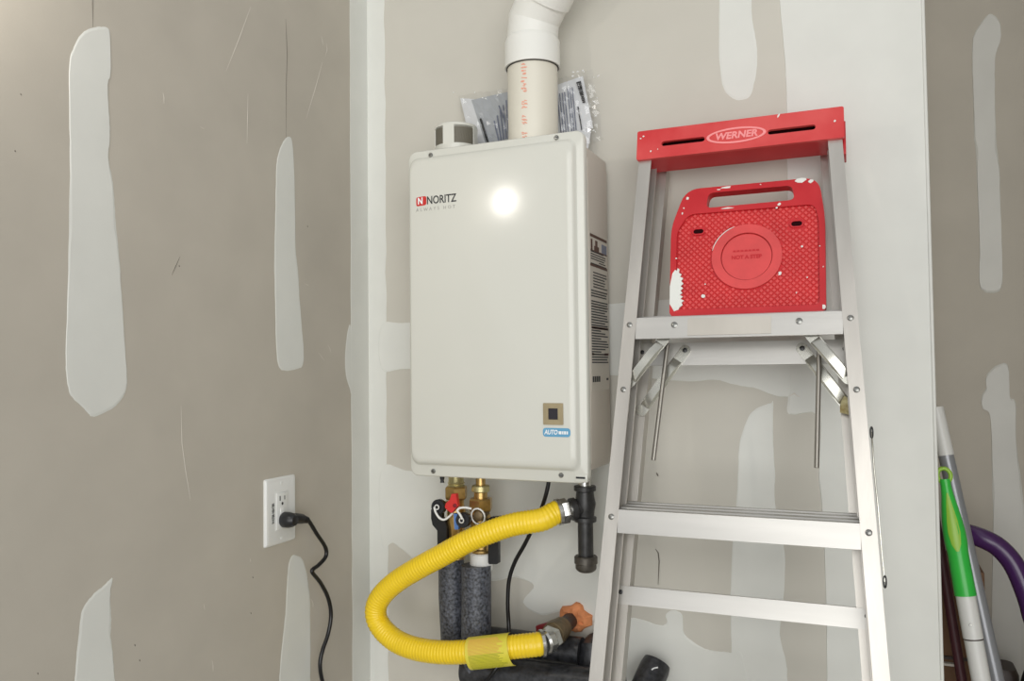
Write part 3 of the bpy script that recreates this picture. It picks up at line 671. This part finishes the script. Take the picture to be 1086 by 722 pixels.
# orange foam round the pipe
b = new(); rnd = random.Random(2); c0 = at(609.5, 655, 0); rings = []; ns = [.86+.17*math.sin(k*.9+.6)*math.cos(k*.37)+rnd.uniform(-.09, .09) for k in range(26)]
for j, (rr, yy) in enumerate(((.033, 0.0005), (.0335, -.004), (.029, -.011), (.021, -.014), (.012, -.011))):
    rings.append([(c0.x+math.cos(2*math.pi*k/26)*rr*ns[k], yy+.0022*math.sin(k*2.1+j*1.3)*(j > 0), c0.z+math.sin(2*math.pi*k/26)*rr*1.0*ns[k]) for k in range(26)])
loft(b, rings, False, True); tag(obj('sealant_foam', b, 'orange_foam', None, 50), 'lumpy orange sealing foam round the gas pipe at the wall', 'foam')

# ---------------------------------------------------------------- outlet and cord
oy0 = atx(279.4, 508.3, XL).y; oy1 = atx(311.6, 503.2, XL).y; oz1 = atx(279.4, 508.3, XL).z; oz0 = atx(280.4, 580.7, XL).z
oz1 = (oz1+atx(311.3, 503.2, XL).z)/2; oz0 = (oz0+atx(312, 571.7, XL).z)/2
oc = Vector((XL, (oy0+oy1)/2, (oz0+oz1)/2)); ow, oh = (oy1-oy0), (oz1-oz0)
t = thing('wall_outlet', 'white power outlet with faceplate on the grey left wall', 'outlet', oc)
def OT(q): return Vector((XL+q[2], oc.y+q[0], oc.z+q[1]))
b = new()
for ins, d in ((0, 0), (0, .002), (.0025, .0048), (.005, .0058)): pass
loft(b, [[OT((x, y, d)) for x, y in rrect(-ow/2+i_, -oh/2+i_, ow/2-i_, oh/2-i_, .003, 3)] for i_, d in ((0, 0), (0, .002), (.0025, .0048), (.006, .0058))]); fp = obj('faceplate', b, 'white', t, 25)
b = new(); holed(b, rrect(-.0168, -.0335, .0168, .0335, .001, 2), [rrect(-.0155, -.0322, .0155, .0322, .001, 2)], .005, .0064, OT); obj('receptacle_rim', b, 'white', t, 30)
b = new(); box(b, (-.0152, -.032, .004), (.0152, .032, .0074), OT, bev=.0008); rc = obj('receptacle', b, 'white', t, 30)
b = new(); box(b, (-.0075, .018, .0072), (-.0052, .0265, .0077), OT); box(b, (.0052, .0185, .0072), (.0070, .0255, .0077), OT); obj('slots', b, 'black', rc)
b = new(); lathe(b, OT((0, .0125, .0070)), (1, 0, 0), [(0, .0026), (.0007, .0026)], 10); obj('ground_hole', b, 'black', rc)
b = new(); box(b, (-.006, -.006, .0072), (.006, .005, .0084), OT, bev=.0005); obj('test_button', b, 'white', rc, 30)
for sz in (.0485, -.0485):
    b = new(); lathe(b, OT((0, sz, .0055)), (1, 0, 0), [(0, .003), (.0009, .0028), (.001, .001)], 12); obj('plate_screw', b, 'white', t, 40)
obj('lettering', text_bm('WATER HEATER', .0078, lambda v: OT((-.0225-v.y, v.x-.002, .0060+v.z)), .0002, bold=.0002, sx=.62), 'blacktext', fp, label='small black vertical lettering')
# cord: plug in outlet, cable below the frame, then up to the heater
pl = OT((.003, -.0165, .0074))
t = thing('power_cord', 'black power cord plugged into the outlet and running down to the heater', 'cord', pl)
b = new(); lathe(b, pl, (1, 0, 0), [(0, .0125), (.002, .0138), (.012, .0138), (.020, .0120), (.026, .0085), (.027, .001)], 22)
tube(b, [pl+Vector((.012, .0, .001)), pl+Vector((.016, .016, .0)), pl+Vector((.017, .030, -.003))], [.011, .0095, .0088], 16); pg = obj('plug', b, 'black', t, 40)
b = new()
q0 = pl+Vector((.017, .030, -.003)); q1 = at(322, 558, 0)
for k in range(4): 
    c_ = q0+Vector((.0005, .0035, -.0012))*k; lathe(b, c_, Vector((.1, .95, -.3)), [(0, .0078-.0006*k), (.0022, .0078-.0006*k)], 14)
obj('strain_relief', b, 'black', pg, 40)
X2 = XL+.028
cp = [q0, pl+Vector((.017, .045, -.006))]+[atx(x, y, X2) for x, y in ((336,566),(345,580),(345.5,590),(338,599),(331.5,604),(332,608),(340,618),(348,634),(351,652),(348,672),(342,690),(339.5,705),(342,722),(350,745),(365,790))]
tail = [Vector((-.05, -.10, .62)), Vector((.02, -.12, .50)), Vector((.10, -.14, .55)), Vector((.15, -.145, .70))]
up = [at(505, 742, -.14), at(517, 722, -.142), at(528, 706, -.138), at(537, 695, -.115), at(540, 680, -.078), at(539.5, 662, -.062), at(538.5, 640, -.060), at(540, 615, -.060), at(546, 596, -.062), at(556, 578, -.068), at(565, 560, -.076), at(572, 545, -.082), at(578, 528, -.088), at(581.5, 513, -.090), at(582, 506, -.090)]
b = new(); tube(b, spline(cp+tail+up, 8), .0038, 10); obj('cable', b, 'blackgloss', t, 60)
p = up[-1]; b = new(); box(b, (p.x-.013, p.y-.008, HZ+.0085), (p.x+.013, p.y+.008, HZ+.0205), bev=.001); obj('cable_gland', b, 'black', t, 40)

# ---------------------------------------------------------------- step ladder (folded, leaning on the wall)
LO = Vector((.5901, -.1676, 1.4934)); LU = Vector((.9999155, .0129996, 0)); LV = Vector((-.00285709, .21976346, .975549)); LB = Vector((-.01268178, .97546657, -.21978203))
def LT(q): return LO+LU*q[0]+LV*q[1]+LB*q[2]
def hw(v): return .1649-.0534*v
VB, VT = -1.512, .29
base = LT((0, VB, .03))
LD = thing('step_ladder', 'folded aluminium step ladder with red top leaning against the wall', 'ladder', (base.x, base.y, .0))
FW = .0105
def rail(name, prof, s, v0, v1, m):
    b = new(); loft(b, [[LT((s*(hw(v)+u), v, w_)) for u, w_ in prof] for v in (v0, v1)]); return obj(name, b, m, LD)
Cf = [(-FW, 0), (FW, 0), (FW, .036), (-FW*1.2, .036), (-FW*1.2, .0325), (-FW*1.0, .0325), (-FW*1.0, .0335), (FW-.0028, .0335), (FW-.0028, .0026), (-FW, .0026)]
Cr = [(-.0235, .060), (-.0035, .060), (-.0035, .086), (-.0060, .086), (-.0060, .0625), (-.0210, .0625), (-.0210, .086), (-.0235, .086)]
for s in (-1, 1):
    r_ = rail('front_rail', Cf, s, VB, VT, 'alu')
    for v, dv in ((0, 0), (-.305, 0), (-.1063, 0), (-.61, 0), (-.915, 0), (-1.22, 0)):
        b = new(); lathe(b, LT((s*hw(v), v, .0006)), -LB, [(0, .0048), (.0014, .0046), (.0024, .003), (.0027, .0006)], 14); obj('rivet', b, 'screw', r_, 40)
    b = new(); box(b, (-.014, VB-.012, -.003), (.014, VB+.05, .040), lambda q: LT((s*hw(VB)+q.x, q.y, q.z)), bev=.003); obj('rubber_foot', b, 'black', LD, 40)
    r2 = rail('rear_rail', Cr, s, VB+.03, VT+.010, 'alu')
    b = new(); box(b, (-.014, VB+.015, .056), (.012, VB+.06, .090), lambda q: LT((s*(hw(VB)-.0135)+q.x, q.y, q.z)), bev=.003); obj('rubber_foot', b, 'black', LD, 40)
# steps: extruded profile with ribs, slightly raised at the back
tilt = math.tan(math.radians(17.5))
def step_profile():
    D_ = .054; top = [(0, .0115)]
    for x in (.006, .023, .039):
        for dx, dz in ((0, .0005), (.0012, -.0042), (.0052, -.0042), (.0064, .0010)): top.append((x+dx, .0112+dz))
    top += [(D_, .0112)]
    top = [(a, z+a*tilt) for a, z in top]
    bot = [(D_, .0112+D_*tilt-.016), (D_-.002, .0112+D_*tilt-.016), (D_-.002, .0055+(D_-.002)*tilt), (.0024, .0055), (.0024, -.0235), (0, -.0235)]
    return top+bot
SPF = step_profile()
for i in range(5):
    v = -.305*i; b = new(); e0 = hw(v)-FW+.0004
    loft(b, [[LT((u, v+z, a+.0012)) for a, z in SPF] for u in (-e0, e0)])
    st = obj('step', b, 'alu_h', LD)
    if i == 0:
        for u in (-.0926, .0941):
            b = new(); lathe(b, LT((u, -.002, .0016)), -LB, [(0, .0052), (.0018, .005), (.0028, .003), (.003, .0006)], 14); obj('rivet', b, 'screw', st, 40)
        b = new(); box(b, (-.0715, -.0200, -.0002), (.0542, .0078, .0016), LT); obj('worn_sticker', b, 'alu_dull', st)
# rear braces
for v0, v1 in ((-.055, -.0170), (-.4352, -.4072), (-.80, -.772), (-1.17, -1.142)):
    b = new(); e0 = hw((v0+v1)/2)-.0045
    loft(b, [[LT((u, z, a)) for a, z in ((.0575, v0), (.0575, v1), (.082, v1), (.082, v1-.002), (.0598, v1-.002), (.0598, v0))] for u in (-e0, e0)])
    br = obj('rear_brace', b, 'alu_h', LD)
    for s in (-1, 1):
        b = new(); lathe(b, LT((s*(e0-.006), (v0+v1)/2+.004, .0578)), -LB, [(0, .0038), (.002, .0034), (.0025, .001)], 10); obj('rivet', b, 'black', br, 40)
# gussets
def gusset(u0, v0, u1, v1, w_, wd, m='steel', depth=.012, ends=True):
    d = Vector((u1-u0, v1-v0)); Ln = d.length; d.normalize(); nrm = Vector((-d.y, d.x)); b = new()
    def G(q): return LT((u0+d.x*q[0]+nrm.x*q[1], v0+d.y*q[0]+nrm.y*q[1], w_+q[2]))
    # channel in the middle, flattened ears at both ends
    c0, c1 = Ln*.20, Ln*.88
    holed(b, stadium(Ln/2, 0, Ln+wd, wd), [], 0, .0016, G)
    loft(b, [[G((x_, y_, z_)) for y_, z_ in ((-wd*.5, .001), (-wd*.36, -hh_), (wd*.36, -hh_), (wd*.5, .001))] for x_, hh_ in ((c0-.004, .0008), (c0+.014, .0085), (c1-.012, .0085), (c1+.006, .0008))])
    o = obj('gusset', b, m, LD, 30)
    b = new(); lathe(b, G((0, 0, .0005)), -LB, [(0, .0042), (.002, .0038), (.003, .001)], 12); obj('rivet', b, 'iron', o, 40)
    return o
gusset(-.1075, -.018, -.1632, -.0925, .010, .017)
gusset(.1073, -.018, .1605, -.0885, .010, .017)
gusset(-.0853, -.0303, -.1537, -.1308, .0555, .018)
gusset(.0952, -.0306, .1569, -.1190, .0555, .018)
for a, c_ in (((-.1095, -.026, .034), (-.1256, -.2134, .030)), ((.1205, -.040, .034), (.1144, -.2163, .030))):
    b = new(); tube(b, [LT(a), LT(c_)], .0036, 10); obj('tray_rod', b, 'rod', LD, 60)
g = LT((.157, -.122, .046)); b = new(); rnd = random.Random(4)
loft(b, [[g+LU*(math.cos(2*math.pi*k/10)*rr*(1+.3*rnd.uniform(-1, 1)))+LV*(math.sin(2*math.pi*k/10)*rr*1.5*(1+.3*rnd.uniform(-1, 1)))+LB*yy for k in range(10)] for rr, yy in ((.005, -.006), (.0095, -.002), (.0095, .005), (.006, .009))]); obj('glue_blob', b, 'wax', LD, 60)
# strap wire on the outside of the right rail
b = new(); tube(b, [LT(q) for q in ((.1885, -.165, .010), (.1905, -.215, .012), (.194, -.27, .014), (.1965, -.325, .013), (.199, -.368, .010))], .0013, 6); wr = obj('strap_wire', b, 'steel', LD, 60)
for u, v in ((.1868, -.166), (.1975, -.368)):
    b = new(); tube(b, [LT((u+.002+.0016*math.cos(k*math.pi/6), v+.008*math.sin(k*math.pi/6), .010)) for k in range(13)], .0012, 6); obj('wire_hook', b, 'iron', wr, 60)
# red cap
cv0, cv1, cu, cw = .2872, .3404, .1631, -.0065
b = new(); slots = [stadium(-.0852, .3122, .072, .0088), stadium(.0858, .3106, .072, .0088)]
oval = [(.0006+.047*math.cos(2*math.pi*k/36), .312+.0138*math.sin(2*math.pi*k/36)) for k in range(36)]
holed(b, rrect(-cu, cv0, cu, cv1, .003, 3), slots, cw, cw+.006, LT)
CP = obj('top_cap', b, 'red_cap', LD, 30)
b = new(); box(b, (-cu+.002, cv0+.0005, cw+.006), (cu-.002, cv0+.004, .046), LT); obj('cap_underside', b, 'red', LD)
b = new(); box(b, (-cu+.002, cv1-.004, cw+.006), (cu-.002, cv1-.0005, .048), LT); obj('cap_top', b, 'red', LD)
b = new(); box(b, (-cu+.002, cv0+.0005, .044), (cu-.002, cv1-.001, .048), LT); obj('cap_back', b, 'red', LD)
b = new(); box(b, (-cu+.0045, cv0+.004, cw+.016), (cu-.0045, cv1-.004, cw+.0175), LT); obj('cap_slot_shade_sheet', b, 'slot_shade', LD)  # dark sheet added behind the slots to paint their inner shade
for s in (-1, 1):
    b = new(); box(b, (min(s*(cu-.003), s*(cu+.002)), cv0-.016, .018), (max(s*(cu-.003), s*(cu+.002)), cv1-.012, .050), LT, bev=.0012); obj('cap_side', b, 'red', LD, 40)
b = new(); ins = [(.0006+.0425*math.cos(2*math.pi*k/36), .312+.0108*math.sin(2*math.pi*k/36)) for k in range(36)]
holed(b, oval, [ins], cw-.0012, cw+.001, LT); lo = obj('logo_ring', b, 'pink', CP)
obj('lettering', text_bm('WERNER', .0165, lambda v: LT((.0006+v.x, .312+v.y, cw-.0002-v.z)), .0006, shear=.15, bold=.0006, sx=1.0), 'pink', CP, label='pale raised maker name in an oval')
# paint specks on the cap
def fleck(pts, w_, parent, th=.0009, m='paint', name='paint_fleck'):
    b = new(); holed(b, pts, [], w_-th, w_+.0008, LT); return obj(name, b, m, parent)
def blob(u, v, r, n=7, sx=1, rot=0):
    out = []
    for k in range(n):
        a = 2*math.pi*k/n; rr = r*random.uniform(.6, 1.25); x, y = math.cos(a)*rr*sx, math.sin(a)*rr
        out.append((u+x*math.cos(rot)-y*math.sin(rot), v+x*math.sin(rot)+y*math.cos(rot)))
    return out
for u, v, r, sx, rot in ((-.152, .330, .0016, 1, 0), (-.157, .3265, .0012, 1, 0), (-.139, .3005, .0018, 1, 0), (-.127, .303, .001, 1, 0), (.150, .316, .0016, 1.4, .8), (.0665, .3375, .0016, 3, 1)):
    fleck(blob(u, v, r, 7, sx, rot), cw, CP)
# red shelf folded up between the rails
TW = .030
outl = rpoly([(-.1060, .0185), (.1315, .0185), (.1325, .172), (.1240, .2395), (-.0845, .2395), (-.1075, .172)], [.010, .010, .02, .024, .024, .02], 6)
hnd = rpoly([(-.0505, .203), (.0880, .2045), (.0840, .2295), (-.0465, .2295)], .009, 5)
h1 = stadium(-.0626, .1640, .0165, .0078); h2 = stadium(.0904, .1650, .0165, .0085)
b = new(); holed(b, outl, [hnd], TW, TW+.014, LT); TR = obj('tool_shelf', b, 'red', LD, 30)
field = rpoly([(-.0965, .030), (.1225, .030), (.1235, .165), (.1180, .1945), (-.0790, .1945), (-.0975, .165)], [.008, .008, .012, .012, .012, .012], 5)
b = new(); holed(b, outl, [hnd, field], TW-.005, TW, LT)
bmesh.ops.bevel(b, geom=[e for e in b.edges if len(e.link_faces) == 2 and e.calc_face_angle(0) > 1], offset=.0014, segments=2, affect='EDGES'); obj('shelf_rim', b, 'red', TR, 40)
# raised diamonds
def inside(x, y, poly):
    r_ = False; j = len(poly)-1
    for i in range(len(poly)):
        if (poly[i][1] > y) != (poly[j][1] > y) and x < (poly[j][0]-poly[i][0])*(y-poly[i][1])/(poly[j][1]-poly[i][1])+poly[i][0]: r_ = not r_
        j = i
    return r_
CU, CV = .0143, .1150
b = new(); pt = .0068; c45 = math.sqrt(.5)
for i in range(-30, 31):
    for j in range(-30, 31):
        x = .013+(i-j)*pt*c45; y = .11+(i+j)*pt*c45
        if not inside(x, y, field) or math.hypot(x-CU, y-CV) < .0565: continue
        if any(abs(x-hx)+abs(x-hx)*0 < .0125 and abs(y-hy) < .0085 for hx, hy in ((-.0626, .164), (.0904, .165))): continue
        r0, r1 = pt*.5*.93*math.sqrt(2), pt*.5*.6*math.sqrt(2)
        loft(b, [[LT((x+r_*ca, y+r_*sa, TW+dz)) for ca, sa in ((1, 0), (0, 1), (-1, 0), (0, -1))] for r_, dz in ((r0, .0003), (r1, -.0020))], False, True)
obj('diamond_grip', b, 'red_pale', TR, kind='stuff')
for hh in (h1, h2):
    b = new(); cxh = sum(p[0] for p in hh)/len(hh); cyh = sum(p[1] for p in hh)/len(hh)
    holed(b, stadium(cxh, cyh, .0215, .0128), [hh], TW-.0024, TW, LT); so = obj('slot_rim', b, 'red', TR, 30)
    b = new(); holed(b, hh, [], TW-.0004, TW+.0002, LT); obj('slot_shade_plate', b, 'slot_shade', so)  # no hole cut here; dark plate paints the shade of an opening
b = new(); holed(b, circle(CU, CV, .0545, 48), [circle(CU, CV, .0400, 48)], TW-.0045, TW, LT)
bmesh.ops.bevel(b, geom=[e for e in b.edges if len(e.link_faces) == 2 and e.calc_face_angle(0) > 1], offset=.0015, segments=2, affect='EDGES'); obj('cup_ring', b, 'red_pale', TR, 40)
b = new(); holed(b, circle(CU, CV-.0005, .0385, 48), [], TW-.0028, TW, LT); cdk = obj('cup_disc', b, 'red_pale', TR, 30)
obj('lettering', text_bm('NOT A STEP', .0085, lambda v: LT((CU+v.x, CV-.001+v.y, TW-.0029-v.z)), .0004, bold=.0004, sx=1.0), 'red', cdk)
b = new()
for k in range(7): box(b, (CU-.021+k*.006, CV+.0085, TW-.0034), (CU-.0165+k*.006, CV+.0112, TW-.0026), LT)
obj('small_print', b, 'red', cdk)
# chipped paint on the shelf
WP = TW-.0050
zig = [(-.1060, .040), (-.1065, .070), (-.1030, .092), (-.0985, .0985), (-.0960, .096), (-.0945, .101), (-.0915, .0985), (-.0925, .093), (-.0880, .090), (-.0905, .086), (-.0850, .083), (-.0885, .0785), (-.0845, .074), (-.0890, .070), (-.0850, .066), (-.0890, .0625), (-.0860, .058), (-.0905, .055), (-.0850, .052), (-.0890, .048), (-.0830, .045), (-.0870, .042), (-.0850, .0375), (-.0900, .034), (-.0915, .030), (-.0985, .0275)]
fleck(zig, WP+.001, TR, .0015, name='paint_splash')
for u, v, r, sx, rot in ((-.0815, .2225, .0026, 1, 0), (-.089, .197, .0022, .6, 0), (-.087, .206, .0016, .7, .3), (.099, .2365, .0042, 2.2, .05), (.112, .2335, .003, 1.5, 0), (-.018, .2360, .0018, 5, .05), (-.030, .2335, .001, 3, 0), (.036, .236, .001, 1.5, 0), (.0645, .1985, .0024, 1.2, .9), (.0605, .193, .0014, 1.5, 0), (-.016, .1995, .0012, 8, .0), (.1285, .090, .001, 1, 0), (.124, .124, .001, 1, 0), (-.097, .118, .0014, 1, 0)):
    fleck(blob(u, v, r, 8, sx, rot), WP, TR)
for u, v, r in ((.065, .083, .0030), (-.0525, .052, .0034), (.098, .126, .0018), (-.05, .072, .001), (.105, .075, .0012), (.089, .051, .001)):
    fleck(blob(u, v, r, 8, 1, .7), TW-.0021, TR)
b = new(); tube(b, [LT((CU+.0553*math.cos(a_), CV+.0553*math.sin(a_), TW-.0035)) for a_ in [math.radians(110+8*k) for k in range(8)]], [.0003]+[.0010]*6+[.0003], 6); obj('paint_fleck', b, 'paint', TR)
fleck(blob(.1285, .026, .0045, 8, .6), WP, TR)

# ---------------------------------------------------------------- things in the recess on the right
def pole(pts, r, n=16):
    b = new(); tube(b, pts, r, n); return b
def line_px(p0, p1, Y0, Y1): return at(*p0, Y0), at(*p1, Y1)
# mop with green handle
a0, a1 = line_px((999.5, 495), (1044.5, 745), .10, .06)
dm = (a1-a0).normalized()
foot = a0+dm*((a0.z-.02)/-dm.z)
t = thing('mop', 'mop with bright green plastic handle grip on a white pole, leaning in the recess', 'mop', foot)
Pm = lambda px, py: a0+dm*((at(px, py, .09)-a0).dot(dm))
g0 = Pm(1003, 508); g1 = Pm(1024, 630)
b = new(); Lg = (g1-g0).length
tube(b, [g0+dm*Lg*f for f in (0, .06, .14, .24, .36, .46, .56, .62, .7, .8, .9, 1)], [.0085, .0080, .0095, .0125, .0155, .0172, .0172, .0160, .0158, .0160, .0162, .0164], 22); obj('handle_grip', b, 'green', t, 60)
b = new(); side = dm.cross(Vector((0, 1, 0))).normalized()
tube(b, [g0-dm*(.012*math.cos(k*math.pi/8))-dm*.006+side*(.010*math.sin(k*math.pi/8)) for k in range(17)], .0036, 10); obj('hanging_loop', b, 'green_lt', t, 60)
b = new(); nv = (CAM-g0).normalized(); nv = (nv-dm*nv.dot(dm)).normalized()
loft(b, [[g0+dm*Lg*f+side*x*wd_+nv*(math.sqrt(rg_*rg_-(x*wd_)**2)+.0005) for x in (-1, -.5, 0, .5, 1)] for f, wd_, rg_ in ((.12, .0012, .0091), (.19, .0035, .0110), (.24, .0050, .0125), (.36, .0080, .0155), (.46, .0092, .0172), (.56, .0070, .0172), (.62, .0020, .0162))], False, False, False); obj('soft_grip_inlay', b, 'green_lt', t, 60)
j0 = g1; j1 = Pm(1032, 674)
b = pole([j0-dm*.002, j1], .0150); ft = obj('upper_tube', b, 'whitepole', t, 60)
b = new(); lathe(b, j0.lerp(j1, .66)+nv*.0145, nv, [(0, .003), (.0015, .0028), (.0016, .0005)], 10); obj('lock_button', b, 'screw', ft, 40)
b = pole([j1, j1+dm*.0022], .0146); obj('joint_ring', b, 'darkbrown', t, 60)
b = pole([j1+dm*.0022, foot+Vector((0, 0, .05))], .0143); obj('pole', b, 'whitepole', t, 60)
b = new(); box(b, (-.14, -.035, 0), (.14, .035, .03), lambda v: Vector((foot.x+v.x*.5, foot.y+v.y+.0, v.z)), bev=.008); obj('mop_head', b, 'green', t, 40)
# grey pole with white tip
c0, c1 = line_px((992, 432), (1062, 745), .17, .12); dg = (c1-c0).normalized(); foot2 = c0+dg*((c0.z-.012)/-dg.z)
t = thing('broom_pole', 'slim grey metal pole with white tip, leaning behind the green mop', 'pole', foot2)
jt = c0+dg*((at(1001, 483, .165)-c0).dot(dg))
b = pole([c0, jt], .0130); obj('white_tip', b, 'whitepole', t, 60)
b = pole([jt, foot2], .0125); obj('pole', b, 'greypole', t, 60)
# maroon stick at the corner
m0, m1 = line_px((996, 575), (1010, 660), .16, .14); dd_ = (m1-m0).normalized(); f3 = m0+dd_*((m0.z-.012)/-dd_.z)
b = pole([m0-dd_*.05, f3], .008); tag(obj('wooden_stick', b, 'maroon', None, 60), 'dark maroon stick tucked between the wall corner and the green mop', 'stick')
# purple tube
pt_ = [at(1008,560,.25), at(1022,564.5,.24), at(1040,570,.23), at(1056,578,.225), at(1068,589,.22), at(1077,602,.215), at(1086,622,.21), at(1095,650,.21), at(1104,700,.21)]
f4 = Vector((pt_[-1].x+.05, .22, .01)); pt_ += [Vector((pt_[-1].x+.02, .215, .55)), f4]
b = new(); tube(b, spline(pt_, 8), .0175, 20); tag(obj('vacuum_hose', b, 'purple', None, 60), 'glossy purple curved tube at the right edge beside the poles', 'tube')
# cardboard carton and dark bin on the floor
k0 = at(1006, 640, .30); k1 = at(1060, 640, .30)
t = thing('cardboard_box', 'brown cardboard carton behind the poles in the recess', 'box', (.92, .30, 0))
zt_ = at(1010, 604, .24).z
b = new(); box(b, (XR+.006, .235, 0), (.962, YF-.01, zt_), bev=.002); obj('carton', b, 'card', t, 40)
b = new(); box(b, (XR+.008, .231, zt_-.16), (.960, .236, zt_-.155)); obj('flap_seam', b, 'darkbrown', t)
b = new(); pq = at(1008, 704, .23); box(b, (XR+.012, .224, pq.z-.002), (pq.x+.02, .2345, pq.z+.002)); obj('torn_flap', b, 'mark', t)
pb = at(1066, 706, .33)
b = new(); loft(b, [[(x, y, z) for x, y in rrect(pb.x-.040-e_, .30-e_, pb.x+.02+e_, .37+e_, .015, 4)] for e_, z in ((-.01, 0), (0, pb.z-.01), (-.004, pb.z))]); tag(obj('plastic_bin', b, 'darkbrown', None, 40), 'dark brown narrow bin low in the recess by the white patch', 'bin')
pb = at(1084, 715, .28)
b = new(); loft(b, [[(pb.x+.01+r_*math.cos(2*math.pi*k/18), .27+r_*math.sin(2*math.pi*k/18), z) for k in range(18)] for r_, z in ((.03, 0), (.032, pb.z-.08), (.012, pb.z), (.009, pb.z+.01))]); tag(obj('spray_bottle', b, 'black', None, 40), 'black tapered container at the lower right edge', 'bottle')
